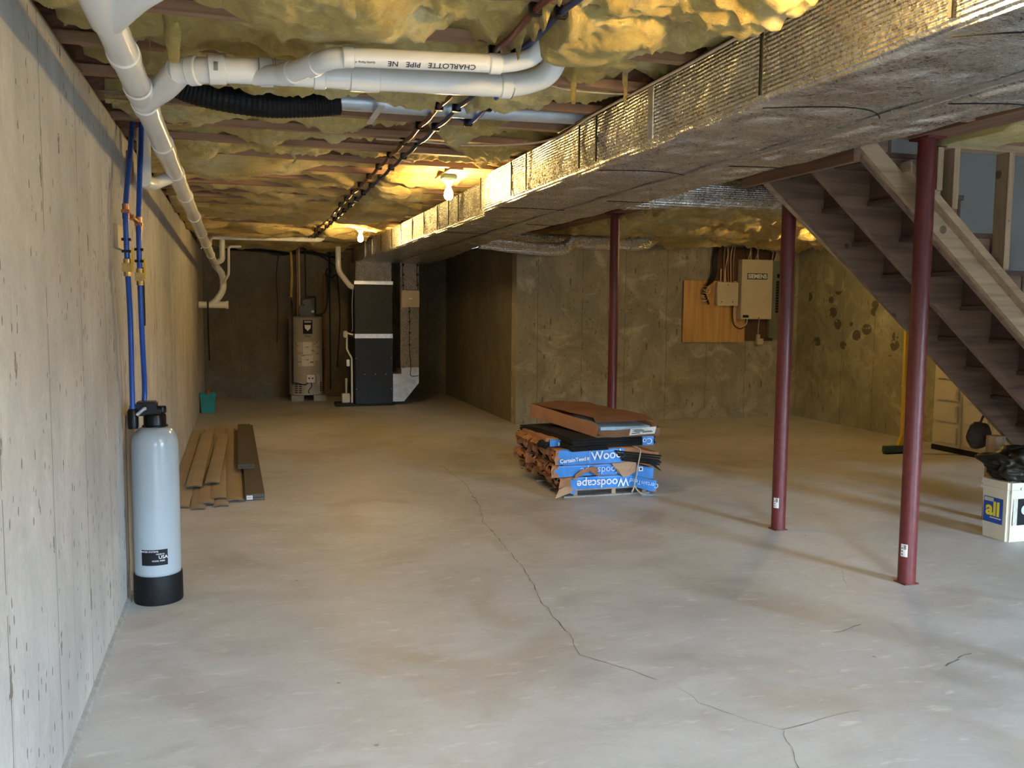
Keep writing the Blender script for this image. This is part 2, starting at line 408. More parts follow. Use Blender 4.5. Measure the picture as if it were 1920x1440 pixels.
def text(name, s, size, loc, face, material, parent, extrude=0.0008, flip=False, sx_=1.0, bold=0.0):
    """lettering as a mesh; face: direction it faces ('-y', '-x', '-z')"""
    cu = bpy.data.curves.new('t', 'FONT'); cu.body = s; cu.size = size; cu.extrude = extrude; cu.offset = bold
    cu.align_x = 'CENTER'; cu.align_y = 'CENTER'
    to = bpy.data.objects.new('t', cu); S.collection.objects.link(to)
    dg = bpy.context.evaluated_depsgraph_get()
    me = bpy.data.meshes.new_from_object(to.evaluated_get(dg)); me.name = name
    bpy.data.objects.remove(to); bpy.data.curves.remove(cu)
    me.transform(Matrix.Diagonal((sx_, 1, 1, 1)))
    if flip: me.transform(Matrix.Rotation(math.pi, 4, 'Z'))
    rot = face
    if face == '-y': rot = Matrix.Rotation(R(90), 4, 'X')
    elif face == '-x': rot = Matrix.Rotation(R(-90), 4, 'Z') @ Matrix.Rotation(R(90), 4, 'X')
    me.transform(rot); me.transform(Matrix.Translation(Vector(loc)))
    me.materials.clear(); me.materials.append(M[material])
    o = bpy.data.objects.new(name, me); S.collection.objects.link(o)
    if parent: o.parent = parent; me.transform(wmat(parent).inverted())
    WM[o.name] = wmat(parent)
    return o
def copy_tree(o, parent=None):
    c = o.copy(); S.collection.objects.link(c); c.parent = parent
    WM[c.name] = WM.get(o.name, Matrix.Identity(4))
    for ch in list(o.children): copy_tree(ch, c)
    return c
def fn(x, y, z=0.0, s=1.0, o=3):
    return noise.fractal(Vector((x * s, y * s, z * s)), 1.0, 2.0, o)
def crumple(bm, amp, s=9.0, seed=0.0, cuts=0):
    if cuts: bmesh.ops.subdivide_edges(bm, edges=list(bm.edges), cuts=cuts, use_grid_fill=True)
    for v in bm.verts:
        d = noise.noise_vector(v.co * s + Vector((seed, seed * 2, 0))) + 0.5 * noise.noise_vector(v.co * s * 2.3 + Vector((0, seed, 3)))
        v.co += d * amp

# ------------------------------------------------------------ room shell
XL, XR, YB, YE, YA, XA = -0.574, 7.52, -3.5, 10.75, 14.8, 3.36
ZJ, ZS, ZW = 2.42, 2.66, 2.38
fl = struct('floor', boxm(XL - 0.2, XR + 0.2, YB - 0.2, YA + 0.2, -0.15, 0), 'floor')
struct('wall_left', boxm(XL - 0.2, XL, YB, YA, 0, ZW), 'wall_left')
struct('wall_right', boxm(XR, XR + 0.2, YB, YE, 0, ZW), 'wall_right')
struct('wall_far', boxm(XA, XR + 0.2, YE, YE + 0.2, 0, ZW), 'wall_x')
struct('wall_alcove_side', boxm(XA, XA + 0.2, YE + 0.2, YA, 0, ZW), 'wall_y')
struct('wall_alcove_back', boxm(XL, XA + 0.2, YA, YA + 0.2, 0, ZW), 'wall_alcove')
b = BM()   # wall behind the camera with a window and a glazed door opening
for a in ((XL, 0.1, 0, ZW), (0.1, 1.4, 0, 0.9), (0.1, 1.4, 2.0, ZW), (1.4, 5.65, 0, ZW), (5.65, 7.15, 2.15, ZW), (7.15, XR + 0.2, 0, ZW)):
    box(b, a[0], a[1], YB - 0.2, YB, a[2], a[3])
struct('wall_back', b, 'wall_x')
b = BM()
for a in ((0.1, 0.15, 0.9, 2.0), (1.35, 1.4, 0.9, 2.0), (0.72, 0.77, 0.95, 1.95), (0.15, 1.35, 0.9, 0.95), (0.15, 1.35, 1.95, 2.0)):
    box(b, a[0], a[1], YB - 0.11, YB - 0.05, a[2], a[3])
struct('window_1', b, 'pvc')
b = BM()
for a in ((5.65, 5.72, 0, 2.15), (7.08, 7.15, 0, 2.15), (6.37, 6.44, 0.05, 2.1), (5.72, 7.08, 0, 0.06), (5.72, 7.08, 2.09, 2.15)):
    box(b, a[0], a[1], YB - 0.11, YB - 0.05, a[2], a[3])
struct('door_1', b, 'pvc')
struct('ceiling', boxm(XL - 0.2, XR + 0.2, YB - 0.2, YA + 0.2, ZS, ZS + 0.05), 'subfloor')
# sill plates and rim boards on top of the walls
b = BM()
box(b, XL - 0.16, XL - 0.02, YB, YA, ZW, ZJ); box(b, XR + 0.02, XR + 0.16, YB, YE, ZW, ZJ)
struct('trim_1', b, 'pine_y')
b = BM()
box(b, XA + 0.2, XR + 0.2, YE + 0.02, YE + 0.16, ZW, ZJ); box(b, XL, XA + 0.2, YA + 0.02, YA + 0.16, ZW, ZJ); box(b, XL, XR, YB - 0.16, YB - 0.02, ZW, ZJ)
struct('trim_2', b, 'pine_x')
b = BM()
box(b, XL - 0.16, XL - 0.12, YB, YA, ZJ, ZS); box(b, XR + 0.12, XR + 0.16, YB, YE, ZJ, ZS)
box(b, XL - 0.1, XR + 0.1, YB - 0.16, YB - 0.13, ZJ, ZS); box(b, XA, XR + 0.1, YE + 0.13, YE + 0.16, ZJ, ZS); box(b, XL - 0.1, XA, YA + 0.13, YA + 0.16, ZJ, ZS)
struct('trim_3', b, 'web')
# lip of set mortar along the foot of the left wall
b = BM()
prev = None
for i in range(60):
    y = -0.5 + i * 0.095; w = 0.018 + 0.006 * fn(y, 0, 0, 3)
    row = [b.verts.new((XL, y, 0.020)), b.verts.new((XL + w * 0.8, y, 0.013)), b.verts.new((XL + w + 0.004, y, 0.0))]
    if prev:
        for k in range(2): b.faces.new((prev[k], prev[k + 1], row[k + 1], row[k]))
    prev = row
struct('baseboard_left', b, 'block')
# cracks and the saw joint in the floor
def ribbon(pts, w, z, jit=0.0):
    bm = BM(); fine_ = []
    for a, c in zip(pts, pts[1:]):
        a, c = Vector(a), Vector(c); n = max(2, int((c - a).length / 0.04))
        for k in range(n): fine_.append(a.lerp(c, k / n))
    fine_.append(Vector(pts[-1])); L = []; 
    for i, p in enumerate(fine_):
        d = (fine_[min(i + 1, len(fine_) - 1)] - fine_[max(i - 1, 0)]).normalized(); nn = Vector((-d.y, d.x))
        p = p + nn * jit * fn(p.x, p.y, 0, 11)
        ww = w * (0.5 + abs(fn(p.x, p.y, 2, 9)) * 1.6)
        L.append((bm.verts.new((p.x - nn.x * ww, p.y - nn.y * ww, z)), bm.verts.new((p.x + nn.x * ww, p.y + nn.y * ww, z))))
    for a, c in zip(L, L[1:]): bm.faces.new((a[0], a[1], c[1], c[0]))
    return bm
C1 = [(1.79, 8.02), (1.81, 7.23), (1.70, 6.32), (1.60, 5.86), (1.56, 5.14), (1.53, 4.68), (1.45, 4.18), (1.43, 3.9), (1.42, 3.62), (1.38, 3.45), (1.52, 3.24), (1.59, 3.12)]
C2 = [(1.64, 3.03), (1.65, 2.89), (1.75, 2.72), (1.83, 2.61), (2.05, 2.65), (2.2, 2.67)]
C3 = [(1.83, 2.61), (1.78, 2.5), (1.73, 2.37), (1.70, 2.0)]
C4 = [(3.0, 4.55), (3.3, 4.2), (3.1, 3.9)]
for c, w in ((C1, 0.0022), (C2, 0.0014), (C3, 0.0014), (C4, 0.0009)):
    obj('crack', ribbon(c, w * 0.8, 0.0012, 0.014), 'crack', fl)
obj('control_joint', ribbon([(0.2, 5.02), (1.1, 5.07), (2.2, 5.08), (3.3, 5.10)], 0.0022, 0.0010, 0.004), 'joint', fl)
for (x, y, l, a) in ((2.62, 3.02 + 0.35, 0.10, 0.25), (2.72, 3.40, 0.10, 0.3), (2.83, 2.92, 0.12, 0.35), (2.95, 2.98, 0.10, 0.2)):
    obj('scuff', ribbon([(x, y), (x + l * math.cos(a), y + l * math.sin(a))], 0.0022, 0.0011, 0.02), 'crack', fl)

# ------------------------------------------------------------ joists
J0, DJ = 3.98, 0.455
k0 = int((YB + 0.2 - J0) // DJ) + 1; k1 = int((YA - J0) // DJ) + 1
def joist(y):
    x1 = XR + 0.1 if y < YE else XA + 0.1
    holes = (3.04, 3.49) if 3.9 < y < 5.05 else None
    b = BM()
    box(b, XL - 0.1, x1, y - 0.024, y + 0.024, ZJ, ZJ + 0.036, 0); box(b, XL - 0.1, x1, y - 0.024, y + 0.024, ZS - 0.036, ZS, 0)
    box(b, XL - 0.1, x1, y - 0.006, y + 0.006, ZJ + 0.036, ZS - 0.036, 1)
    return struct('ceiling_joist', b, ['flange', 'web'])
JY = [J0 + k * DJ for k in range(k0, k1)]
for y in JY:
    if 3.99 < y < 4.95: # cut short at the stair opening
        for x0, x1 in ((XL - 0.1, 3.05), (6.15, XR + 0.1)):
            b = BM(); box(b, x0, x1, y - 0.024, y + 0.024, ZJ, ZJ + 0.036, 0); box(b, x0, x1, y - 0.024, y + 0.024, ZS - 0.036, ZS, 0); box(b, x0, x1, y - 0.006, y + 0.006, ZJ + 0.036, ZS - 0.036, 1)
            struct('ceiling_joist', b, ['flange', 'web'])
    else: joist(y)

# ------------------------------------------------------------ insulation batts
def sstep(a, b_, x):
    t = min(1, max(0, (x - a) / (b_ - a))); return t * t * (3 - 2 * t)
def ridge(x, y, s, seed):
    return 1 - abs(noise.noise(Vector((x * s, y * s, seed)))) * 2
def batt_mesh(y0, y1, x0, x1, seed, fluff, step, low=None, gain=1.15):
    ny = 26 if step < 0.02 else 12 if step < 0.035 else 9
    nx = max(4, int((x1 - x0) / step)); bm = BM(); rows = []
    for i in range(nx + 1):
        x = x0 + (x1 - x0) * i / nx
        sag = noise.noise(Vector((x * 0.9, seed * 3.1, 0.4))) * 0.6 + noise.noise(Vector((x * 2.3, seed * 1.7, 5.0))) * 0.45
        sL = sstep(-0.35, 0.4, sag + 0.3 * noise.noise(Vector((x * 3.1, seed, 9.0)))); sR = sstep(-0.35, 0.4, sag + 0.3 * noise.noise(Vector((x * 3.1, seed, 12.0))))
        row = []
        for j in range(ny + 1):
            v = j / ny
            s = sL * (1 - v) + sR * v
            over = 0.05 * (s - 0.15)
            ya = y0 - max(0, over) * 1.0; yb = y1 + max(0, over) * 1.0
            y = ya + (yb - ya) * v + 0.012 * noise.noise(Vector((x * 6, v * 3, seed)))
            prof = (4 * v * (1 - v)) ** 0.35
            s = 0.30 + 0.70 * s if y0 > 5.3 else 0.22 + 0.78 * s
            fl_ = fluff(x) if callable(fluff) else fluff
            zc = (2.50 - 0.13 * s if y0 > 5.3 else 2.535 - 0.145 * s) - fl_ * (0.4 + 0.6 * s)
            ze = 2.56 - 0.15 * s if y0 > 5.3 else 2.575 - 0.165 * s
            z = ze + (zc - ze) * prof
            tex = 0.036 * (ridge(x * 0.8, y * 1.7, 2.6, seed) - 0.5) + 0.028 * (ridge(x * 0.8, y * 1.6, 6.3, seed + 4) - 0.5) + 0.014 * (ridge(x, y, 15.0, seed + 7) - 0.5) + (0.008 * (ridge(x, y, 31.0, seed + 9) - 0.5) + 0.03 * noise.turbulence(Vector((x * 7, y * 9, seed)), 3, False) - 0.015 if step < 0.02 else 0)
            if fl_ > 0.05: tex += 0.045 * noise.noise(Vector((x * 5, y * 6, seed)))
            z -= tex * gain * (0.35 + 0.65 * prof) * (1.0 + 3 * fl_)
            if (j == 0 or j == ny): z = max(z, ZJ + 0.0) if s < 0.5 else z
            if low is not None:
                lo_ = low(x, y); z = lo_ + (z - lo_) if z > lo_ + 0.03 else lo_ + 0.03 * math.exp(min(0.0, z - lo_ - 0.03) / 0.03)
            row.append(bm.verts.new((x, y, min(z, ZS - 0.02))))
        # closed at the back
        row.insert(0, bm.verts.new((x, y0 + 0.02, ZS - 0.004))); row.append(bm.verts.new((x, y1 - 0.02, ZS - 0.004)))
        rows.append(row)
    for a, c in zip(rows, rows[1:]):
        for j in range(len(a) - 1): bm.faces.new((a[j], a[j + 1], c[j + 1], c[j]))
        bm.faces.new((a[-1], a[0], c[0], c[-1]))
    bm.faces.new(rows[0]); bm.faces.new(rows[-1][::-1])
    return bm
def clear_pipes(x, y):
    # batts rest on the pipes and ducts slung below them
    z = 2.2
    if y < 2.62: z = 2.31
    elif y < 2.93: z = 2.315
    if 2.93 <= y < 3.12 and x > 0.15: z = 2.37
    if 3.20 < y < 3.42: z = 2.405
    if -0.40 < x < -0.27: z = max(z, 2.33)
    if x > 1.56: z = max(z, 2.425)
    if abs(x - 0.87) < 0.035 or abs(x - 0.95) < 0.035: z = max(z, 2.412)
    return z
GB = 'yellow insulation batts between the ceiling joists'
near_labels = {
 -4: 'yellow fibreglass batt bulging down at the top edge, nearest the camera',
 -3: 'big fluffy yellow fibreglass batt bulging down between the joists before the narrow white pipe',
 -2: 'thick yellow fibreglass batt sagging just above the two crossing white pipes',
 -1: 'yellow fibreglass batt between the white crossing pipes and the open joist bay with black hose',
 -5: 'yellow fibreglass batt above the near bulb, mostly above the picture edge',
 1: 'yellow fibreglass batt first beyond the open bay with black hose and pale pipe',
 2: 'yellow fibreglass batt second beyond the open bay, crossed by the curved brown cable',
 3: 'yellow fibreglass batt third beyond the open bay, just before the halfway bulb',
 4: 'yellow fibreglass batt directly above the bulb on the green box',
}
for k in range(-5, 24):
    y0 = J0 + k * DJ + 0.008; y1 = y0 + DJ - 0.016
    if y1 > YA: y1 = YA - 0.02
    if y0 > YA - 0.1: break
    near = k <= 3
    fluff = {-7: 0.03, -6: 0.03, -5: 0.04, -4: lambda x: 0.02 + 0.07 * sstep(0.2, 0.5, x), -3: lambda x: 0.01 + 0.075 * sstep(0.0, 0.3, x), -2: lambda x: 0.005 + 0.04 * sstep(0.9, 1.1, x), -1: 0.03}.get(k, 0.012)
    if k == 0: continue      # the open bay with pipe, hose and tubing
    xe = 3.38
    bm = batt_mesh(y0, y1, XL + 0.005, 3.0 if 3.5 < y0 < 5 else xe, k * 1.37 + 20, fluff, 0.016 if near and k >= -5 else 0.045 if k < 9 else 0.06, clear_pipes)
    o = obj('insulation_batt', bm, 'insul', smooth=True)
    lb_ = near_labels.get(k)
    if not lb_: lb_ = 'yellow fibreglass batt sagging between the halfway bulb and the far bulb' if k < 13 else 'yellow fibreglass batt overhead in the alcove, beyond the far bulb'
    tag(o, lb_, 'insulation', GB if k < 5 else GB + (', middle stretch' if k < 13 else ', far stretch'))
# batts right of the beam
for k in range(-3, 15):
    y0 = J0 + k * DJ + 0.008; y1 = min(y0 + DJ - 0.016, YE + 0.1)
    if y0 > YE: break
    if 3.6 < y0 < 4.9: continue
    bm = batt_mesh(y0, y1, 3.62, XR + 0.05, k * 2.1 + 80, 0.05, 0.035, lambda x, y: 2.39 if x < 4.9 and y < 6 else 2.35 if abs(y - 7.9) < 0.3 else 2.27, 2.3)
    o = obj('insulation_batt', bm, 'insul', smooth=True)
    tag(o, 'yellow fibreglass batt between joists on the right, beyond the stairs' if y0 > 4.9 else 'yellow fibreglass batt overhead at the right edge, before the stairs', 'insulation', 'yellow insulation batts right of the beam')
# loose shreds hanging from the batts
def shred(x, y, z0, z1, w, seed, label):
    b = BM(); n = 10; rings = []
    for i in range(n + 1):
        t = i / n; ww = w * (1 - 0.55 * t) * (1 + 0.35 * noise.noise(Vector((seed, t * 4, 0))))
        cx = x + 0.02 * noise.noise(Vector((seed, t * 2, 4))); cy = y + 0.02 * noise.noise(Vector((seed, t * 2, 8)))
        z = z0 + (z1 - z0) * t
        rings.append([b.verts.new((cx + ww * 0.5 * math.cos(a), cy + ww * 0.22 * math.sin(a) + 0.006 * noise.noise(Vector((a, t * 5, seed))), z)) for a in [2 * math.pi * q / 10 for q in range(10)]])
    for r0, r1 in zip(rings, rings[1:]):
        for q in range(10): b.faces.new((r0[q], r0[(q + 1) % 10], r1[(q + 1) % 10], r1[q]))
    b.faces.new(rings[0]); b.faces.new(rings[-1][::-1])
    tag(obj('insulation_shred', b, 'insul', smooth=True), label, 'insulation')
shred(-0.20, 3.20, 2.52, 2.30, 0.075, 1.0, 'shred of yellow insulation hanging beside the white pipe wye')
shred(0.30, 2.80, 2.48, 2.36, 0.03, 2.0, 'thin yellow insulation wisp hanging left of the blue tubing at the top')
shred(1.28, 3.36, 2.50, 2.31, 0.035, 3.0, 'yellow insulation wisp hanging right of the white pipe elbows')
shred(1.52, 3.40, 2.50, 2.34, 0.03, 4.0, 'short yellow insulation wisp hanging beside the foil duct')
shred(0.32, 5.6, 2.46, 2.36, 0.03, 6.0, 'pale insulation wisp hanging over the middle of the left aisle')
shred(5.4, 9.3, 2.46, 2.25, 0.05, 7.0, 'yellow insulation wisp hanging above the small cream junction box')
shred(6.3, 9.9, 2.46, 2.26, 0.04, 8.0, 'yellow insulation wisp hanging above the cream breaker cabinet')

# ------------------------------------------------------------ beams and posts
for i, (y0, y1, lab) in enumerate(((YB, 3.96, 'flush wooden ceiling beam resting on the nearest red posts'), (5.08, YE + 0.1, 'flush wooden ceiling beam running beyond the stairs'))):
    o = struct('ceiling_beam', boxm(3.41, 3.60, y0, y1, ZJ - 0.004, ZS - 0.002), 'header')
def post(y, label, sticker=True):
    t = thing('support_post', label, 'post', (3.5, y, 0), 0, 'red steel support posts')
    b = BM(); lathe(b, [(0.047, 0.006), (0.047, 2.408)], 3.5, y, 32); obj('shaft', b, 'red', t, smooth=30)
    b = BM(); box(b, 3.5 - 0.046, 3.5 + 0.046, y - 0.046, y + 0.046, 0, 0.006); obj('base_plate', b, 'red', t)
    b = BM(); box(b, 3.5 - 0.06, 3.5 + 0.06, y - 0.07, y + 0.07, 2.405, 2.4155); obj('top_plate', b, 'red', t)
    if sticker:
        # paper sticker curved round the shaft, facing the camera side
        a0 = math.atan2(-y, -3.5); b = BM(); c0 = None
        for i in range(9):
            a = a0 - 0.80 + 0.10 * i; rr = 0.0478
            v = (b.verts.new((3.5 + rr * math.cos(a), y + rr * math.sin(a), 0.155)), b.verts.new((3.5 + rr * math.cos(a), y + rr * math.sin(a), 0.225)))
            if c0: b.faces.new((c0[0], v[0], v[1], c0[1]))
            c0 = v
        st = obj('sticker', b, 'label', t, label='white barcode sticker')
        b = BM()
        for i in range(6):
            a = a0 - 0.44 + 0.05 * i; rr = 0.0482
            p0 = (3.5 + rr * math.cos(a), y + rr * math.sin(a)); p1 = (3.5 + rr * math.cos(a + 0.028), y + rr * math.sin(a + 0.028))
            z0, z1 = 0.195, 0.22
            b.faces.new([b.verts.new(q) for q in ((p0[0], p0[1], z0), (p1[0], p1[1], z0), (p1[0], p1[1], z1), (p0[0], p0[1], z1))])
        for i in range(3):
            a = a0 - 0.72; rr = 0.0482; z0 = 0.165 + 0.017 * i
            p0 = (3.5 + rr * math.cos(a), y + rr * math.sin(a)); p1 = (3.5 + rr * math.cos(a + 0.2), y + rr * math.sin(a + 0.2))
            b.faces.new([b.verts.new(q) for q in ((p0[0], p0[1], z0), (p1[0], p1[1], z0), (p1[0], p1[1], z0 + 0.005), (p0[0], p0[1], z0 + 0.005))])
        obj('print', b, 'ink', st)
    return t
post(3.91, 'red steel post nearest the camera, crossing in front of the stairs')
post(5.133, 'red steel post in the middle, with its top behind the stair stringer')
post(8.0, 'farthest red steel post, rising behind the pile of shingles', False)
post(2.12, 'red steel post to the right of the camera, outside the picture', False)

# ------------------------------------------------------------ main foil-wrapped trunk ducts
def trunk(name, label, left, right, y0, y1, zt, seed):
    t = thing(name, label, 'duct', ((left(3) + right(3)) / 2, y0, 2.17))
    bm = BM(); rows = []; n = int((y1 - y0) / 0.06)
    for i in range(n + 1):
        y = y0 + (y1 - y0) * i / n
        l, r = left(y), right(y)
        ph = (y / 0.62) % 1.0; puff = 0.5 - 0.5 * math.cos(2 * math.pi * ph)
        sagz = 0.020 * puff; row = []
        def P(x, z, k): 
            d = 0.006 * noise.noise(Vector((x * 4, y * 3, z * 4 + seed))) + 0.003 * noise.noise(Vector((x * 11, y * 9, z * 11 + seed)))
            return (x, y, z, d)
        prof = []
        for q in range(7): prof.append((l - 0.008 * puff * math.sin(math.pi * q / 6) + 0.005 * noise.noise(Vector((y * 3, q * 0.5, seed))), zt - (zt - 2.185) * q / 6))
        prof.append((l + 0.015, 2.170 - sagz * 0.3))
        for q in range(1, 10):
            f_ = q / 10; prof.append((l + (r - l) * f_, 2.168 - sagz * math.sin(math.pi * f_) ** 0.8 - 0.012 * noise.noise(Vector((f_ * 3, y * 1.3, seed))) - 0.004 * noise.noise(Vector((f_ * 9, y * 6, seed)))))
        prof.append((r - 0.015, 2.170 - sagz * 0.3))
        for q in range(5): prof.append((r + 0.008 * puff * math.sin(math.pi * q / 4), 2.185 + (zt - 2.185) * q / 4))
        rows.append([bm.verts.new((x, y, z)) for x, z in prof])
    for a, c in zip(rows, rows[1:]):
        m_ = len(a)
        for j in range(m_): bm.faces.new((a[j], a[(j + 1) % m_], c[(j + 1) % m_], c[j]))
    bm.faces.new(rows[0]); bm.faces.new(rows[-1][::-1])
    obj('foil_wrap', bm, 'foil', t, smooth=40)
    return t
def lft(y): return 1.625 if y < 6.0 else (1.625 + 0.075 * sstep(6.0, 6.3, y))
def mid_(y): return 2.11 if y < 6 else 2.11 + 0.12 * sstep(6, 13, y)
def rgt(y): return 2.455 if y < 8 else 2.455 + 0.34 * sstep(8, 12.9, y)
ts = trunk('trunk_duct', 'long foil-wrapped rectangular duct running to the furnace, left of the pair', lft, lambda y: mid_(y) - 0.010, YB + 0.3, 13.98, 2.408, 0.0)
tr = trunk('trunk_duct', 'long foil-wrapped rectangular duct, right of the pair, next to the stairs', lambda y: mid_(y) + 0.010, rgt, YB + 0.3, 13.7, 2.408, 5.0)
# tape straps and seams on the wraps
ys_seam = [1.75, 2.55, 3.35, 3.93, 4.15, 5.0, 5.3, 6.05, 7.0, 7.35, 7.8, 8.4, 9.0, 9.7, 10.3, 11.1, 11.9, 12.6]
for y in ys_seam:
    l = lft(y) - 0.012; b = BM(); w = 0.006 if random.random() < 0.6 else 0.022
    box(b, l - 0.002, l + 0.004, y - w, y + w, 2.19, 2.40)
    obj('tape_seam', b, 'black_rough' if w < 0.01 else 'foil_smooth', ts)
for y in (1.75, 2.55, 3.93, 5.6, 7.6):
    pts = [Vector((lft(y) + (mid_(y) - lft(y) - 0.03) * q / 12, y - 0.16 * math.sin(math.pi * q / 12) , 2.150 - 0.016 * math.sin(math.pi * q / 12))) for q in range(13)]
    b = BM(); tube(b, pts, 0.0022, 6); obj('seam_cord', b, 'black_rough', ts, label='dark seam across the underside')
for y in (2.3, 3.6, 5.0, 6.6):
    pts = [Vector((mid_(y) + 0.02 + (rgt(y) - mid_(y) - 0.04) * q / 12, y - 0.12 * math.sin(math.pi * q / 12), 2.148 - 0.016 * math.sin(math.pi * q / 12))) for q in range(13)]
    b = BM(); tube(b, pts, 0.0022, 6); obj('seam_cord', b, 'black_rough', tr, label='dark seam across the underside')
b = BM()
pp = [Vector((mid_(y), y, 2.158 - 0.004 * math.sin(y * 5))) for y in [YB + 0.4 + i * 0.25 for i in range(64)]]
for a, c in zip(pp, pp[1:]):
    b.faces.new([b.verts.new(q) for q in ((a.x - 0.02, a.y, a.z), (a.x + 0.02, a.y, a.z), (c.x + 0.02, c.y, c.z), (c.x - 0.02, c.y, c.z))])
bmesh.ops.remove_doubles(b, verts=b.verts, dist=0.0005)
obj('joint_tape', b, 'foil_smooth', tr, label='shiny tape strip along the joint')

# round branch ducts
def round_duct(label, path, r, bands, seed, start=None):
    t = thing('branch_duct', label, 'duct', path[0])
    pts = spline(path, 14); b = BM()
    tube(b, pts, [r * (1 + 0.03 * noise.noise(Vector((i * 0.35, seed, 0)))) for i in range(len(pts))], 28)
    for v in b.verts: v.co += noise.noise_vector(v.co * 7 + Vector((seed, 0, 0))) * 0.006
    obj('foil_sleeve', b, 'foil', t, smooth=50)
    for i in bands:
        p, tt, n_, bb = frames(pts)[i]; b = BM(); tube(b, [p - tt * 0.011, p + tt * 0.011], r * 1.045, 28); obj('strap', b, 'foil_smooth', t, smooth=40)
    return t
round_duct('round foil branch duct passing behind the top of the stairs', [(2.47, 5.52, 2.26), (2.62, 5.52, 2.268), (2.9, 5.5, 2.285), (3.5, 5.5, 2.30), (4.4, 5.5, 2.30), (5.4, 5.5, 2.30)], 0.098, (16, 44), 1.0)
round_duct('far round foil branch duct, bending up behind the farthest post', [(2.62, 9.75, 2.27), (3.0, 9.72, 2.27), (3.6, 9.7, 2.268), (4.3, 9.7, 2.27), (4.62, 9.7, 2.285), (4.82, 9.75, 2.40)], 0.083, (26, 46, 58), 2.0)
round_duct('short drooping round foil duct stub under the trunk duct far end', [(2.50, 9.35, 2.21), (3.0, 9.35, 2.165), (3.3, 9.35, 2.15), (3.48, 9.36, 2.17), (3.6, 9.40, 2.25)], 0.075, (40,), 3.0)

# ------------------------------------------------------------ drain pipes
def coupling(bm, p0, p1, r): tube(bm, [p0, p1], r, 24)
def drain(name, label, path, r, collars, bend=0.07, loc=None, parent=None):
    t = thing(name, label, 'pipe', loc or path[0]) if parent is None else parent
    pts = fillet(path, bend, 8); b = BM(); tube(b, pts, r, 24); obj('pipe', b, 'pvc', t, smooth=50)
    for (p0, p1) in collars:
        p0, p1 = Vector(p0), Vector(p1); d = (p1 - p0).normalized()
        b = BM(); tube(b, [p0, p0 + d * 0.004, p1 - d * 0.004, p1], [r * 1.02, r * 1.13, r * 1.13, r * 1.02], 24)
        obj('fitting', b, 'pvc', t, smooth=30)
    return t
def zp(y): return 2.285 - (y - 2.5) * 0.0215
XP = -0.335
mp = drain('drain_pipe', 'long white plastic drain pipe hung along the top of the left wall', [(XP, 1.2, zp(1.2)), (XP, 10.15, zp(10.15)), (XP, 12.75, zp(12.75)), (-0.30, 12.95, 2.02), (-0.24, 13.0, 1.93)], 0.0445,
    [((XP, y0, zp(y0)), (XP, y1, zp(y1))) for y0, y1 in ((2.38, 2.72), (3.02, 3.08), (3.42, 3.50), (3.66, 3.76), (4.44, 4.66), (5.25, 5.42), (6.15, 6.24), (7.3, 7.42), (8.6, 8.72), (9.7, 9.8), (11.2, 11.3))])
def arm(label_part, path, r, parent, bend=0.06):
    b = BM(); tube(b, fillet(path, bend, 8), r, 24); return obj('fitting', b, 'pvc', parent, smooth=50)
arm('wye', [(XP, 3.62, 2.258), (XP + 0.09, 3.46, 2.28), (-0.19, 3.34, 2.31)], 0.048, mp, 0.05)
arm('upper wye', [(XP, 2.70, 2.28), (XP + 0.09, 2.50, 2.292), (-0.12, 2.33, 2.315), (0.2, 2.12, 2.35)], 0.048, mp, 0.05)
for p0, p1 in (((-0.17, 2.375, 2.308), (-0.14, 2.35, 2.311)),): 
    b = BM(); tube(b, [p0, p1], 0.054, 24); obj('fitting', b, 'pvc', mp, smooth=30)
# stub toward the wall behind the blue tubes
arm('side stub', [(XP, 5.34, zp(5.34)), (-0.44, 5.2, 2.15), (-0.47, 5.05, 2.14), (-0.47, 4.98, 2.14)], 0.035, mp, 0.03)
arm('riser', [(-0.47, 5.03, 2.14), (-0.47, 5.05, 2.41)], 0.035, mp, 0.03)
# hangers
for y in (3.40, 5.78, 6.9, 8.1, 9.3, 10.6):
    b = BM(); z = zp(y)
    for q in range(16):
        a0, a1 = math.pi * q / 16 + math.pi, math.pi * (q + 1) / 16 + math.pi
        f = []
        for a in (a0, a1):
            f.append([b.verts.new((XP + 0.047 * math.cos(a), y + s_, z + 0.047 * math.sin(a))) for s_ in (-0.008, 0.008)])
        b.faces.new((f[0][0], f[0][1], f[1][1], f[1][0]))
    for s_ in (-1, 1):
        b.faces.new([b.verts.new(q) for q in ((XP + s_ * 0.047, y - 0.008, z), (XP + s_ * 0.047, y + 0.008, z), (XP + s_ * 0.047, y + 0.008, ZJ), (XP + s_ * 0.047, y - 0.008, ZJ))])
    bmesh.ops.remove_doubles(b, verts=b.verts, dist=0.0004)
    obj('hanger_strap', b, 'pvc', mp)
# crossing 3 inch pipe
cp = drain('drain_pipe', 'wide white plastic pipe crossing the ceiling to a big elbow', [(-0.205, 3.35, 2.306), (-0.09, 3.31, 2.312), (0.0, 3.31, 2.318), (1.02, 3.30, 2.345), (1.14, 3.22, 2.38), (1.155, 3.20, 2.50)], 0.0445,
    [((-0.16, 3.335, 2.308), (-0.125, 3.32, 2.310)), ((-0.095, 3.31, 2.312), (-0.035, 3.31, 2.316)), ((0.075, 3.31, 2.319), (0.125, 3.31, 2.321)), ((0.26, 3.31, 2.324), (0.305, 3.31, 2.326)), ((0.39, 3.308, 2.328), (0.50, 3.308, 2.331)), ((0.955, 3.30, 2.343), (1.00, 3.30, 2.345))], 0.075)
b = BM(); tube(b, fillet([(0.06, 3.31, 2.305), (0.16, 3.24, 2.30), (0.24, 3.13, 2.31), (0.30, 3.05, 2.318), (0.36, 3.035, 2.322)], 0.05, 8), 0.034, 24); obj('wye_arm', b, 'pvc', cp, smooth=50)
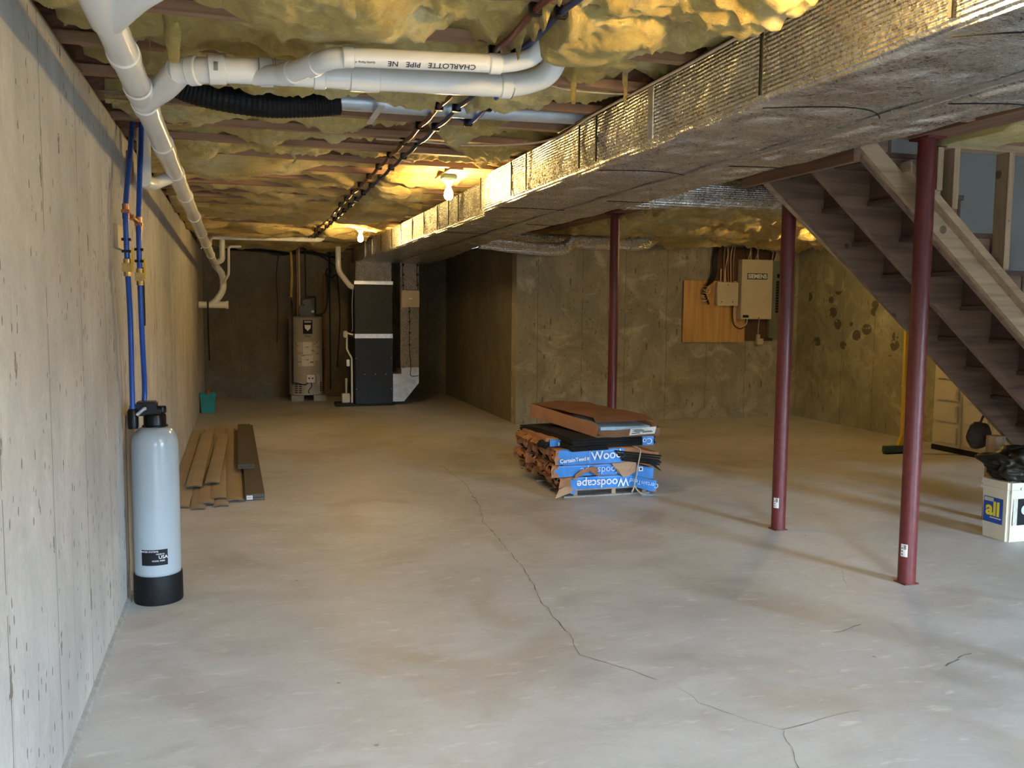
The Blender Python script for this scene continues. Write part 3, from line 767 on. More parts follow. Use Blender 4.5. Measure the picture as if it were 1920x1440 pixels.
for p0, p1 in (((0.155, 3.245, 2.30), (0.185, 3.205, 2.302)), ((0.235, 3.14, 2.309), (0.26, 3.105, 2.312))):
    b = BM(); tube(b, [p0, p1], 0.039, 24); obj('fitting', b, 'pvc', cp, smooth=30)
for x, r in ((1.002, 0.0505), (0.128, 0.0505), (0.072, 0.0505)):
    b = BM(); z = 2.319 + (x - 0.0) * 0.0255; tube(b, [(x, 3.31 - x * 0.01, z), (x + 0.003, 3.31 - x * 0.01, z)], r * 0.985, 24); obj('joint_line', b, 'pvc_seam', cp, smooth=30)
b = BM()
for i in range(5): box(b, -0.075 + 0.003 * i, -0.0735 + 0.003 * i, 3.265 - 0.0055, 3.265 - 0.0045, 2.30, 2.33)
obj('barcode', b, 'ink', cp)
# crossing 2 inch pipe with print
np_ = drain('drain_pipe', 'narrow white plastic pipe with black print in front of the wide one', [(0.345, 3.03, 2.322), (0.90, 3.0, 2.339), (0.995, 2.93, 2.36), (1.005, 2.90, 2.50)], 0.031,
    [((0.335, 3.031, 2.321), (0.375, 3.029, 2.323)), ((0.83, 3.004, 2.336), (0.875, 3.001, 2.338))], 0.06)
def on_pipe(s, x0, x1, y, zc, r, size, mname, parent, ang=0.0, flip=True):
    """print wrapped on the lower camera side of a pipe that runs along x"""
    rot = Matrix.Rotation(R(90 - ang), 4, 'X')
    nrm = rot @ Vector((0, 0, 1))
    xm = (x0 + x1) / 2
    o = text('print', s, size, Vector((xm, y, zc)) + nrm * (r + 0.0006), rot, mname, None, 0.0004, flip, 1.1)
    for v in o.data.vertices: v.co.z += 0.031 * (v.co.x - xm); v.co.y -= 0.058 * (v.co.x - xm)
    o.data.transform(wmat(parent).inverted()); o.parent = parent
    return o
rotp = 62
on_pipe('CHARLOTTE   PIPE   NE', 0.46, 0.80, 3.0135, 2.3305, 0.031, 0.026, 'ink', np_, -rotp + 20)
on_pipe('Quality Piping  4', 0.385, 0.43, 3.025, 2.324, 0.031, 0.009, 'ink', np_, -rotp + 20)

# ------------------------------------------------------------ blue, red tubing on the joists
def pexrun(x, mname, label, y1, name):
    t = thing(name, label, 'tubing', (x, 2.0, 2.4))
    pts = []
    y = 0.4
    while y < y1:
        pts.append((x + 0.006 * noise.noise(Vector((x * 9, y * 2, 0))), y, 2.398 - 0.010 * (0.5 - 0.5 * math.cos(2 * math.pi * (y - J0) / DJ)))); y += 0.09
    b = BM(); tube(b, pts, 0.011, 10); obj('tube', b, mname, t, smooth=True)
    for yj in JY:
        if 1.0 < yj < y1:
            b = BM(); box(b, x - 0.020, x + 0.020, yj - 0.012, yj + 0.012, 2.381, 2.419); obj('clip', b, 'black', t, bev=0.003)
    return t
pexrun(0.868, 'pex_red', 'red water tubing clipped under the joists toward the furnace', 12.2, 'water_tube')
pexrun(0.950, 'pex_navy', 'dark blue water tubing clipped beside the red one under the joists', 12.2, 'water_tube')
t = thing('water_tube', 'blue water tube turning off into the open joist bay', 'tubing', (1.07, 3.5, 2.4))
b = BM(); tube(b, spline([(1.02, 3.42, 2.56), (1.04, 3.5, 2.47), (1.06, 3.6, 2.41), (1.075, 3.9, 2.399), (1.09, 4.25, 2.40), (1.05, 4.33, 2.43), (0.9, 4.37, 2.46), (0.6, 4.38, 2.455), (0.1, 4.38, 2.46), (-0.4, 4.38, 2.47)], 10), 0.011, 10); obj('tube', b, 'pex_blue', t, smooth=True)
for y in (3.525 + 0.4, 3.98 + 0.30): 
    b = BM(); box(b, 1.06, 1.10, y - 0.012, y + 0.012, 2.381, 2.419); obj('clip', b, 'black', t, bev=0.003)
# open bay contents
t = thing('drain_pipe', 'pale sheet-metal duct pipe lying in the open joist bay', 'pipe', (1.0, 4.2, 2.52))
b = BM(); tube(b, [(0.44, 4.19, 2.445), (1.0, 4.19, 2.448), (1.62, 4.19, 2.46), (3.0, 4.19, 2.50)], 0.048, 24); obj('pipe', b, 'galv', t, smooth=50)
b = BM(); box(b, 0.60, 0.63, 4.01, 4.41, 2.388, 2.394); obj('hanger_strap', b, 'galv', t)
t = thing('flexible_hose', 'black ribbed hose sleeve in the open joist bay on the left', 'hose', (0.1, 4.2, 2.5))
pts = [(-0.42, 4.12, 2.50), (-0.30, 4.15, 2.47), (-0.15, 4.17, 2.425), (0.1, 4.18, 2.40), (0.3, 4.19, 2.415), (0.45, 4.19, 2.435)]
pp = spline(pts, 22); b = BM(); tube(b, pp, [0.060 * (1 + 0.045 * (i % 2)) for i in range(len(pp))], 24); obj('sleeve', b, 'black_rough', t)
# thin house cable along the foil duct
def cable(name, label, pts, r, mname, n=8, cat='cable', group=None):
    b = BM(); tube(b, spline(pts, n), r, 8); o = obj(name, b, mname, smooth=True); return tag(o, label, cat, group)
cable('electric_cable', 'brown cable curving from the ceiling to the top of the foil duct', [(0.72, 4.90, 2.41), (0.95, 4.87, 2.405), (1.2, 4.86, 2.40), (1.42, 4.75, 2.395), (1.585, 4.45, 2.385), (1.60, 3.9, 2.405), (1.605, 3.0, 2.405), (1.60, 2.2, 2.408)], 0.006, 'wire_w')
cable('electric_cable', 'black cable running along the top edge of the foil duct', [(1.603, 4.42, 2.412), (1.607, 4.1, 2.414), (1.607, 3.7, 2.412), (1.612, 3.2, 2.414), (1.605, 2.4, 2.414), (1.605, 1.4, 2.41)], 0.006, 'wire')
cable('electric_cable', 'thin brown cable sagging right of the wide pipe elbow', [(1.10, 3.50, 2.43), (1.3, 3.50, 2.400), (1.48, 3.50, 2.398), (1.60, 3.53, 2.41)], 0.004, 'wire_w')

# ------------------------------------------------------------ bare bulbs
def lamp(x, y, label, boxed=True):
    t = thing('bulb_lamp', label, 'lamp', (x, y, 2.42), 0, 'bare bulbs on the joists')
    b = BM(); lathe(b, [(0.018, 2.335), (0.022, 2.345), (0.036, 2.358), (0.042, 2.368), (0.042, 2.372)], x, y, 24); obj('lamp_holder', b, 'porcelain', t, smooth=40)
    b = BM(); box(b, x - 0.045, x + 0.045, y - 0.24, y + 0.24, 2.408, 2.4195); obj('mounting_board', b, 'pine_y', t)
    b = BM(); box(b, x - 0.05, x + 0.05, y - 0.05, y + 0.05, 2.372, 2.408); obj('junction_box', b, 'lightbox', t, bev=0.006)
    b = BM(); prof = [(0.013, 2.338), (0.014, 2.322), (0.022, 2.305), (0.029, 2.287), (0.031, 2.269), (0.028, 2.252), (0.018, 2.240), (0.005, 2.236)]
    lathe(b, prof, x, y, 20); obj('bulb', b, 'bulbglass', t, smooth=True)
    return t
lamp(1.385, J0 + 4.5 * DJ + 0.0, 'lit bare bulb on a green box halfway along the foil duct')
lamp(1.33, 10.3, 'lit bare bulb glowing beside the furnace plenum at the far end')
lamp(1.42, 1.78, 'lit bare bulb over the near end of the foil duct, above the picture edge')
lamp(6.15, J0 + 8.0 * DJ + 0.3, 'lit bare bulb hidden behind the stairs, lighting the panel wall')

# ------------------------------------------------------------ stairs
SB = lambda x: 1.885 - 0.85 * (x - 3.7)     # underside line of the stringers
st = thing('staircase', 'open-backed rough wooden staircase descending to the right behind the red posts', 'stairs', (3.1, 4.5, 0))
RUN, NST = 0.2412, 12
RISE = RUN * 0.85
X0 = 3.13
def stringer(y0, y1, ext=0.0):
    poly = [(X0, SB(X0)), (X0, SB(X0) + 0.12)]
    top = []
    for i in range(NST):
        xa = X0 + i * RUN; za = SB(X0) + 0.16 - i * RISE
        top += [(xa, za), (xa + RUN, za)]
    xe = 3.7 + (1.885) / 0.85
    top = [p for p in top if p[1] > 0.0 and p[0] < xe + 0.3]
    poly = [(X0, SB(X0))] + top + [(top[-1][0], 0.0), (xe, 0.0)]
    b = BM(); prism(b, poly, 'y', y0, y1); return b
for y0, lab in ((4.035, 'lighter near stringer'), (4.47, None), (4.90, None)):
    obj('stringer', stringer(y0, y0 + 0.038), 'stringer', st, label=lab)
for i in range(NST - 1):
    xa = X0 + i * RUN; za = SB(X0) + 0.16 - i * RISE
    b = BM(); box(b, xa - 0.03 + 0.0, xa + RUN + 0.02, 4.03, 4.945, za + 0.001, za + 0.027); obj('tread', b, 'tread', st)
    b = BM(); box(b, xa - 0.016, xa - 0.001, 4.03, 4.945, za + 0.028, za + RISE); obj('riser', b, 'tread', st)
b = BM(); prism(b, [(X0 - 0.03, SB(X0) - 0.005), (X0 + 0.02, SB(X0) + 0.0), (6.0, 0.16), (6.0, 0.04)], 'y', 4.945, 4.968)
obj('side_board', b, 'pine_x', st)
b = BM(); prism(b, [(X0 + 0.30, SB(X0 + 0.30) + 0.13), (6.0, SB(6.0) + 0.13), (6.0, SB(6.0) + 0.185), (X0 + 0.30, SB(X0 + 0.30) + 0.185)], 'y', 3.945, 4.034)
obj('sloped_plate', b, 'pine_x', st, label='pale sloped board on top of the near stringer')
b = BM(); prism(b, [(X0, SB(X0) + 0.01), (6.0, SB(6.0) + 0.01), (6.0, SB(6.0) + 0.13), (X0, SB(X0) + 0.13)], 'y', 4.005, 4.034)
obj('side_board', b, 'pine_x', st, label='pale side board facing the posts')
b = BM(); box(b, X0 - 0.045, X0 - 0.003, 3.97, 5.05, 2.28, 2.655); struct('trim_4', b, 'header')
b = BM(); box(b, 5.10, 5.19, 4.90, 4.985, 0, SB(5.19) - 0.0); obj('leg', b, 'pine_z', st, label='short orange wooden post under the far stringer')
# stud wall on the near side of the stairs
sw = thing('stud_wall', 'unfinished stud partition of pale pine above the near stair stringer', 'wall', (4.2, 3.99, 2.42))
b = BM(); box(b, 3.66, 7.4, 3.945, 4.034, 2.382, 2.419); obj('top_plate', b, 'pine_x', sw)
for xs in (3.605, 3.715, 4.09, 4.50, 4.91, 5.32, 5.73, 6.14):
    zb = max(0, SB(xs) + 0.187)
    b = BM(); box(b, xs, xs + 0.038, 3.945, 4.034, zb, 2.381); obj('stud', b, 'pine_z', sw)
b = BM(); prism(b, [(3.16, 2.655), (3.16, 2.60), (3.42, SB(3.42) + 0.36), (5.9, 0.36), (7.4, 0.36), (7.4, 2.655)], 'y', 4.985, 5.0)
struct('wall_stair', b, 'drywall')
cable('slanting_line', 'thin black line slanting above the near stringer top', [(3.36, 4.06, 2.36), (3.46, 4.06, 2.25), (3.6, 4.06, 2.14)], 0.007, 'wire', cat='cable')  # thin dark line sloping just above the near stringer

# ------------------------------------------------------------ electrical wall
YW = YE
o = obj('plywood_board', boxm(5.71, 6.66, YW - 0.034, YW - 0.018, 1.05, 1.885), 'ply'); tag(o, 'orange plywood board screwed to the concrete wall, left and lower', 'board')
o = obj('plywood_board', boxm(6.15, 7.12, YW - 0.017, YW - 0.001, 1.065, 2.35), 'tread'); tag(o, 'tall darker plywood board behind the breaker cabinets', 'board')
t = thing('breaker_cabinet', 'cream metal breaker cabinet with a maker plate', 'electrical box', (6.76, YW - 0.035, 1.37))
b = BM(); box(b, 6.52, 7.0, YW - 0.155, YW - 0.036, 1.37, 2.18); obj('case', b, 'cream', t, bev=0.006)
b = BM(); box(b, 6.60, 6.915, YW - 0.1575, YW - 0.1555, 1.91, 1.995); pl = obj('name_plate', b, 'dark_green', t)
text('lettering', 'SIEMENS', 0.078, (6.758, YW - 0.159, 1.951), '-y', 'white_ink', t, 0.0006, bold=0.0025)
b = BM(); box(b, 6.55, 6.64, YW - 0.1575, YW - 0.1555, 1.39, 1.425); obj('small_plate', b, 'ink', t)
b = BM(); lathe(b, [(0.008, 0), (0.008, 0.004)], 0, 0, 10); bmesh.ops.rotate(b, verts=b.verts, matrix=Matrix.Rotation(R(90), 3, 'X')); bmesh.ops.translate(b, verts=b.verts, vec=(6.8, YW - 0.155, 1.385)); obj('screw', b, 'ink', t)
t = thing('circuit_breaker_box', 'dark grey breaker panel to the right of the cream cabinet', 'electrical box', (7.2, YW, 1.12))
b = BM(); box(b, 7.005, 7.40, YW - 0.10, YW - 0.036, 1.11, 2.17); obj('case', b, 'panel_grey', t, bev=0.006)
b = BM(); box(b, 7.05, 7.36, YW - 0.106, YW - 0.101, 1.2, 2.08); obj('door', b, 'panel_grey', t, bev=0.002)
for x0 in (7.09, 7.20):
    for q in range(12):
        z = 1.46 + q * 0.037
        b = BM(); box(b, x0, x0 + 0.085, YW - 0.112, YW - 0.107, z, z + 0.029); obj('breaker', b, 'ink', t)
b = BM(); box(b, 7.10, 7.27, YW - 0.112, YW - 0.107, 1.94, 1.995); obj('main_switch', b, 'ink', t)
t = thing('junction_box', 'small square cream box on the plywood left of the cabinets', 'electrical box', (6.34, YW - 0.035, 1.56))
b = BM(); box(b, 6.175, 6.50, YW - 0.115, YW - 0.036, 1.55, 1.865); obj('case', b, 'cream', t, bev=0.008)
for (x, z) in ((6.335, 1.83), (6.24, 1.60), (6.41, 1.60)):
    b = BM(); tube(b, [(x, YW - 0.119, z), (x, YW - 0.115, z)], 0.007, 10); obj('screw', b, 'ink', t)
t = thing('outlet_box', 'little cream outlet box hanging below the cream cabinet', 'electrical box', (6.88, YW, 1.05))
b = BM(); box(b, 6.83, 6.93, YW - 0.09, YW - 0.036, 1.02, 1.10); obj('case', b, 'cream', t, bev=0.005)
b = BM(); box(b, 6.84, 6.885, YW - 0.075, YW - 0.036, 1.10, 1.16); obj('clamp', b, 'cream', t, bev=0.003)
G = 'house cables at the electrical panels'
for i in range(5):
    x = 6.285 + i * 0.038
    cable('electric_cable', 'brown cable dropping into the top of the small cream box', [(x + random.uniform(-.03, .03), YW - 0.10, 2.40), (x + random.uniform(-.02, .02), YW - 0.08, 2.25), (x + random.uniform(-.01, .01), YW - 0.06, 2.05), (x, YW - 0.075, 1.865)], 0.007, 'wire_w' if i % 2 else 'copper', group=G)
for i, x in enumerate((6.25, 6.31)):
    o = obj('conduit', (lambda b: (tube(b, [(x, YW - 0.06, 1.86), (x, YW - 0.06, 2.05)], 0.009, 10), b)[1])(BM()), 'cream', smooth=True); tag(o, 'short pale conduit stub standing on the small cream box', 'conduit', 'conduit stubs on the cream box')
for i in range(9):
    x = 6.62 + i * 0.038 + (0.14 if i > 5 else 0)
    cable('electric_cable', 'brown cable bunched above the breaker cabinets', [(x + random.uniform(-.08, .08), YW - 0.12, 2.41), (x + random.uniform(-.04, .04), YW - 0.10, 2.32), (x, YW - 0.08, 2.18 if x < 7 else 2.17)], 0.007, 'wire_w' if i % 3 else 'wire', group='cables above the breaker cabinets')
for i in range(4):
    x = 6.13 + i * 0.015
    cable('electric_cable', 'thick black cable running down beside the plywood to loose ends', [(6.4 + i * 0.05, YW - 0.13, 2.40), (6.22, YW - 0.10 - i * 0.01, 2.36), (x + 0.0, YW - 0.06, 2.2), (x, YW - 0.06, 2.0), (x - 0.06, YW - 0.08, 1.88), (x - 0.14 - i * 0.02, YW - 0.10, 1.76), (x - 0.11, YW - 0.08, 1.66 - i * 0.03)], 0.014, 'wire', group='black cables left of the small box')
for i in range(7):
    a = random.uniform(-0.6, 0.9); x = 6.02 + random.uniform(-.03, .03); z = 1.62 + i * 0.03
    cable('wire_end', 'stripped loose wire end sticking out over the plywood', [(x + 0.04, YW - 0.08, z + 0.03), (x, YW - 0.10, z), (x - 0.08, YW - 0.12, z + 0.03 * a)], 0.006, 'wire_w', group='loose wire ends')
cable('electric_cable', 'pale cable looping from the small cream box under the cream cabinet', [(6.46, YW - 0.07, 1.55), (6.46, YW - 0.08, 1.40), (6.49, YW - 0.10, 1.30), (6.56, YW - 0.11, 1.265), (6.63, YW - 0.11, 1.30), (6.65, YW - 0.11, 1.37)], 0.010, 'wire_w')
cable('electric_cable', 'second dark cable looping under the cream cabinet', [(6.44, YW - 0.07, 1.55), (6.43, YW - 0.08, 1.38), (6.46, YW - 0.10, 1.28), (6.55, YW - 0.10, 1.235), (6.62, YW - 0.10, 1.27)], 0.007, 'wire')
cable('electric_cable', 'thin pale cable from the cream cabinet to the outlet box', [(6.87, YW - 0.06, 1.37), (6.86, YW - 0.06, 1.25), (6.862, YW - 0.055, 1.16)], 0.006, 'wire_w')

# ------------------------------------------------------------ furnace
YF = 13.3
t = thing('furnace', 'tall dark slate furnace cabinet with foil tape bands', 'furnace', (1.91, YF + 0.35, 0))
b = BM(); box(b, 1.63, 2.19, YF, YF + 0.7, 0.03, 1.03); obj('lower_cabinet', b, 'furnace', t, bev=0.006)
b = BM(); box(b, 1.63, 2.19, YF, YF + 0.7, 1.07, 1.83); obj('upper_cabinet', b, 'furnace_top', t, bev=0.006)
b = BM(); box(b, 1.625, 2.195, YF - 0.004, YF + 0.705, 1.02, 1.085); obj('tape_band', b, 'foil_smooth', t)
b = BM(); box(b, 1.620, 2.20, YF - 0.008, YF + 0.71, 1.825, 1.875); obj('flange', b, 'foil_smooth', t)
b = BM(); box(b, 1.64, 2.18, YF + 0.005, YF + 0.68, 1.87, 2.165); 
bmesh.ops.subdivide_edges(b, edges=list(b.edges), cuts=6, use_grid_fill=True); crumple(b, 0.006, 7, 2)
obj('plenum', b, 'foil', t, label='foil-wrapped plenum')
b = BM(); box(b, 1.60, 2.22, YF - 0.03, YF + 0.72, 0.0, 0.03); obj('base', b, 'black_rough', t)
for x in (1.77, 1.93, 2.09):
    b = BM(); tube(b, [(x, YF - 0.004, 0.475), (x, YF, 0.475)], 0.006, 10); obj('screw', b, 'galv', t)
for z in (0.72, 0.25):
    for x in (1.645, 2.175):
        b = BM(); tube(b, [(x, YF - 0.004, z), (x, YF, z)], 0.006, 10); obj('screw', b, 'galv', t)
t = thing('return_duct', 'narrow vertical foil return duct right of the furnace with steel boot', 'duct', (2.45, YF + 0.2, 0))
b = BM(); box(b, 2.315, 2.60, YF + 0.02, YF + 0.42, 0.56, 2.166); bmesh.ops.subdivide_edges(b, edges=list(b.edges), cuts=9, use_grid_fill=True); crumple(b, 0.006, 9, 4)
obj('foil_riser', b, 'foil', t)
b = BM(); prism(b, [(2.20, 0.05), (2.37, 0.05), (2.60, 0.33), (2.60, 0.57), (2.33, 0.57), (2.33, 0.475), (2.20, 0.475)], 'y', YF + 0.02, YF + 0.5); obj('boot', b, 'galv', t, label='bluish galvanised boot')
b = BM(); box(b, 2.33, 2.60, YF - 0.03, YF + 0.012, 1.49, 1.745); obj('humidifier_cover', b, 'cream_box', t, bev=0.004, label='tan cover box')
b = BM(); box(b, 2.44, 2.49, YF - 0.034, YF - 0.03, 1.61, 1.63); obj('badge', b, 'label', t)
b = BM(); tube(b, spline([(2.45, YF + 0.0, 1.49), (2.455, YF - 0.005, 1.2), (2.45, YF - 0.003, 0.9), (2.47, YF - 0.004, 0.6), (2.47, YF - 0.004, 0.45), (2.59, YF + 0.0, 0.44)], 10), 0.005, 6)
for z in (1.42, 1.27, 1.10, 0.92): box(b, 2.44, 2.465, YF - 0.012, YF + 0.008, z - 0.012, z + 0.012)
obj('wire', b, 'wire', t)
for x in (2.355, 2.575):
    b = BM(); tube(b, spline([(x, YF + 0.0, 2.15), (x - 0.01, YF - 0.004, 2.0), (x + 0.005, YF - 0.002, 1.8), (x, YF, 1.745)], 8), 0.006, 6)
    for z in (2.13, 1.98, 1.82): box(b, x - 0.014, x + 0.014, YF - 0.012, YF + 0.006, z - 0.014, z + 0.014)
    obj('wire', b, 'wire', t)
# pipes left of the furnace
t = thing('flue_pipe', 'pale plastic flue pipe bending into the furnace side below the far bulb', 'pipe', (1.5, YF + 0.3, 2.0))
b = BM(); tube(b, fillet([(1.40, YF + 0.1, 2.38), (1.40, YF + 0.1, 2.02), (1.58, YF + 0.15, 1.80), (1.629, YF + 0.16, 1.78)], 0.08, 8), 0.04, 20); obj('pipe', b, 'pvc', t, smooth=50)
t = thing('condensate_drain', 'thin white drain pipe running down the left side of the furnace', 'pipe', (1.55, YF, 0.1))
b = BM(); tube(b, fillet([(1.60, YF + 0.05, 1.07), (1.51, YF + 0.02, 1.10), (1.505, YF, 0.86), (1.575, YF - 0.01, 0.72), (1.575, YF - 0.02, 0.03)], 0.02, 5), 0.014, 12); obj('pipe', b, 'pvc', t, smooth=50)
b = BM(); box(b, 1.455, 1.515, YF - 0.02, YF + 0.05, 1.03, 1.13); obj('tee', b, 'pvc', t, bev=0.012)
t = thing('condensate_pump', 'little cream pump box on a black pad left of the furnace', 'pump', (1.48, YF, 0.03))
b = BM(); box(b, 1.43, 1.545, YF - 0.02, YF + 0.1, 0.055, 0.19); obj('housing', b, 'cream', t, bev=0.008)
b = BM(); box(b, 1.33, 1.60, YF - 0.06, YF + 0.2, 0.0, 0.054); obj('pad', b, 'black_rough', t)
b = BM(); tube(b, [(1.49, YF, 0.18), (1.495, YF + 0.01, 0.42)], [0.012, 0.018], 10); obj('hose', b, 'label_dim', t)
b = BM(); box(b, 1.50, 1.545, YF + 0.0, YF + 0.04, 0.6, 0.70); obj('switch_box', b, 'galv', t, bev=0.004)
b = BM(); box(b, 1.50, 1.52, YF + 0.02, YF + 0.03, 0.19, 0.6); obj('bracket', b, 'ink', t)
cable('flue_wire', 'thin wire hanging beside the furnace upper cabinet', [(1.60, YF - 0.01, 1.78), (1.585, YF - 0.01, 1.5), (1.59, YF, 1.2), (1.58, YF, 1.12)], 0.005, 'galv', cat='cable')

# ------------------------------------------------------------ water heater
HX, HY = 0.975, 14.35
t = thing('water_heater', 'round beige gas water heater on two concrete blocks', 'water heater', (HX, HY, 0))
b = BM(); lathe(b, [(0.24, 0.095), (0.262, 0.10), (0.262, 0.12), (0.258, 0.13), (0.258, 1.29), (0.262, 1.295), (0.262, 1.31), (0.24, 1.325), (0.05, 1.33)], HX, HY, 48); obj('tank', b, 'heater', t, smooth=40)
def patch(x0, x1, z0, z1, r, material, name, parent, cx=HX, cy=HY):
    b = BM(); pr = None
    for i in range(9):
        x = x0 + (x1 - x0) * i / 8; y = cy - math.sqrt(max(1e-6, r * r - (x - cx) ** 2))
        v = (b.verts.new((x, y, z0)), b.verts.new((x, y, z1)))
        if pr: b.faces.new((pr[0], v[0], v[1], pr[1]))
        pr = v
    return obj(name, b, material, parent, smooth=True)
lb = patch(0.92, 1.065, 1.06, 1.275, 0.2595, 'ink', 'maker_label', t)
b = BM(); prism(b, [(0.945, 1.20), (1.04, 1.20), (1.035, 1.15), (0.9925, 1.105), (0.95, 1.15)], 'y', HY - 0.2625, HY - 0.2600); obj('shield_emblem', b, 'label', lb)
b = BM(); box(b, 0.94, 1.045, HY - 0.262, HY - 0.260, 1.235, 1.262); obj('header_print', b, 'label_dim', lb)
text('lettering', 'Elite', 0.05, (0.995, HY - 0.2605, 1.025), '-y', 'ink', t, 0.0004)
patch(0.83, 0.91, 0.78, 0.93, 0.2595, 'label_dim', 'warning_label', t); lb = patch(0.915, 1.055, 0.74, 0.935, 0.2598, 'label', 'warning_label', t)
patch(0.84, 1.10, 0.55, 0.735, 0.2595, 'label_dim', 'warning_label', t); patch(0.90, 1.07, 0.56, 0.72, 0.2600, 'label', 'warning_label', t)
patch(1.06, 1.19, 0.64, 0.93, 0.2595, 'label_dim', 'warning_label', t); patch(1.13, 1.18, 0.25, 0.42, 0.2597, 'label_dim', 'warning_label', t)
for i in range(9):
    x = 0.80 + random.random() * 0.34; z = 0.6 + random.random() * 0.3
    patch(x, x + 0.05, z, z + 0.008, 0.2603, 'ink', 'label_text', t)
for x, z in ((0.80, 0.90), (0.83, 0.87), (1.09, 0.89), (1.12, 0.91)): patch(x, x + 0.018, z, z + 0.02, 0.2605, 'orange_ink', 'warning_mark', t)
b = BM(); box(b, 0.965, 1.09, HY - 0.33, HY - 0.255, 0.30, 0.42); gv = obj('gas_valve', b, 'label', t, bev=0.008)
for x in (1.0, 1.055):
    b = BM(); tube(b, [(x, HY - 0.337, 0.37), (x, HY - 0.33, 0.37)], 0.012, 10); obj('knob', b, 'ink', gv)
for q in range(5):
    patch(0.79, 0.835, 0.13 + q * 0.032, 0.145 + q * 0.032, 0.2600, 'ink', 'louver', t); patch(0.85, 0.895, 0.13 + q * 0.032, 0.145 + q * 0.032, 0.2600, 'ink', 'louver', t)
    patch(1.18, 1.205, 0.15 + q * 0.03, 0.17 + q * 0.03, 0.2600, 'ink', 'louver', t)
b = BM(); tube(b, spline([(1.03, HY - 0.29, 0.30), (1.04, HY - 0.29, 0.24), (0.99, HY - 0.28, 0.16), (1.01, HY - 0.27, 0.13)], 8), 0.006, 8); obj('gas_tube', b, 'ink', t)
b = BM(); tube(b, spline([(1.0, HY - 0.29, 0.30), (0.93, HY - 0.30, 0.27), (0.82, HY - 0.27, 0.29), (0.76, HY - 0.25, 0.30)], 8), 0.008, 8); obj('gas_tube', b, 'ink', t)
b = BM(); box(b, 0.87, 1.10, HY - 0.14, HY + 0.08, 1.33, 1.50); box(b, 0.93, 1.06, HY - 0.12, HY + 0.04, 1.50, 1.60); obj('power_vent_motor', b, 'black', t, bev=0.02)
b = BM(); box(b, 1.06, 1.10, HY - 0.16, HY - 0.142, 1.39, 1.43); obj('vent_label', b, 'label', t)
b = BM(); tube(b, fillet([(1.13, HY - 0.1, 1.33), (1.13, HY - 0.1, 1.64), (1.0, HY - 0.1, 1.64)], 0.03, 5), 0.014, 10); obj('elbow_pipe', b, 'black', t)
for x0, lab in ((0.715, 'left'), (1.055, 'right')):
    o = obj('concrete_block', boxm(x0 + 0.02, x0 + 0.21, HY - 0.25, HY + 0.14, 0, 0.094), 'block', bev=0.004)
    tag(o, 'grey concrete block under the %s side of the water heater' % lab, 'block')
def pipe_thing(name, label, pts, r, mname, cat='pipe', bend=0.05, group=None):
    b = BM(); tube(b, fillet(pts, bend, 6), r, 14); return tag(obj(name, b, mname, smooth=50), label, cat, group)
pipe_thing('gas_line', 'yellow flexible gas line dropping left of the water heater', [(0.62, HY - 0.1, 2.40), (0.76, HY - 0.1, 2.36), (0.775, HY - 0.1, 2.0), (0.755, HY - 0.1, 1.62)], 0.018, 'yellow_gas', bend=0.12)
pipe_thing('gas_pipe', 'black iron gas pipe running down beside the water heater', [(0.755, HY - 0.11, 1.62), (0.755, HY - 0.28, 1.55), (0.755, HY - 0.28, 0.27)], 0.015, 'black', bend=0.03)
pipe_thing('copper_pipe', 'copper pipe rising from the top of the water heater, left one', [(0.86, HY + 0.05, 1.325), (0.86, HY + 0.05, 2.41)], 0.011, 'copper')
pipe_thing('copper_pipe', 'pale copper pipe rising from the heater just right of the first', [(0.895, HY + 0.10, 1.325), (0.895, HY + 0.10, 2.41)], 0.013, 'wire_w')
pipe_thing('copper_pipe', 'dark pipe with a valve rising behind the heater motor', [(0.995, HY + 0.14, 1.325), (0.995, HY + 0.14, 2.41)], 0.012, 'black')
pipe_thing('copper_pipe', 'dark vertical pipe on the wall between heater and furnace', [(1.40, YA - 0.03, 0.12), (1.40, YA - 0.03, 2.38)], 0.012, 'black')
pipe_thing('copper_pipe', 'rusty vertical pipe on the wall left of the furnace', [(1.30, YA - 0.03, 0.12), (1.30, YA - 0.03, 2.02)], 0.016, 'header')
pipe_thing('copper_pipe', 'short rusty relief pipe right of the water heater', [(1.285, HY - 0.02, 0.15), (1.285, HY - 0.02, 1.12), (1.235, HY - 0.02, 1.13)], 0.012, 'header', bend=0.02)
cable('power_cord', 'black coiled power cord hanging between heater and furnace', [(1.14, HY, 1.35), (1.30, HY + 0.1, 1.42), (1.36, HY + 0.2, 1.75), (1.36, HY + 0.3, 1.98), (1.42, HY + 0.3, 2.05), (1.36, HY + 0.3, 2.1), (1.33, HY + 0.3, 2.0), (1.42, HY + 0.3, 1.96), (1.50, HY + 0.3, 2.0), (1.52, HY + 0.3, 1.9), (1.55, HY + 0.3, 1.3), (1.5, HY + 0.3, 0.5)], 0.010, 'wire', cat='cord')
cable('electric_cable', 'dark cable strung along the top of the alcove wall', [(-0.3, YA - 0.08, 2.38), (0.4, YA - 0.08, 2.36), (0.75, YA - 0.08, 2.33), (1.1, YA - 0.08, 2.36), (1.6, YA - 0.1, 2.26)], 0.018, 'wire')
cable('electric_cable', 'slack dark cable drooping behind the water heater pipes', [(0.3, YA - 0.2, 2.38), (0.6, YA - 0.2, 2.30), (0.9, YA - 0.2, 2.34), (1.25, YA - 0.2, 2.30), (1.58, YA - 0.2, 2.05)], 0.010, 'wire')
cable('wall_wire', 'thin dark wire running down the alcove wall left of the heater', [(0.60, YA - 0.02, 2.36), (0.56, YA - 0.02, 2.0), (0.57, YA - 0.02, 1.4), (0.55, YA - 0.02, 0.9)], 0.007, 'wire')

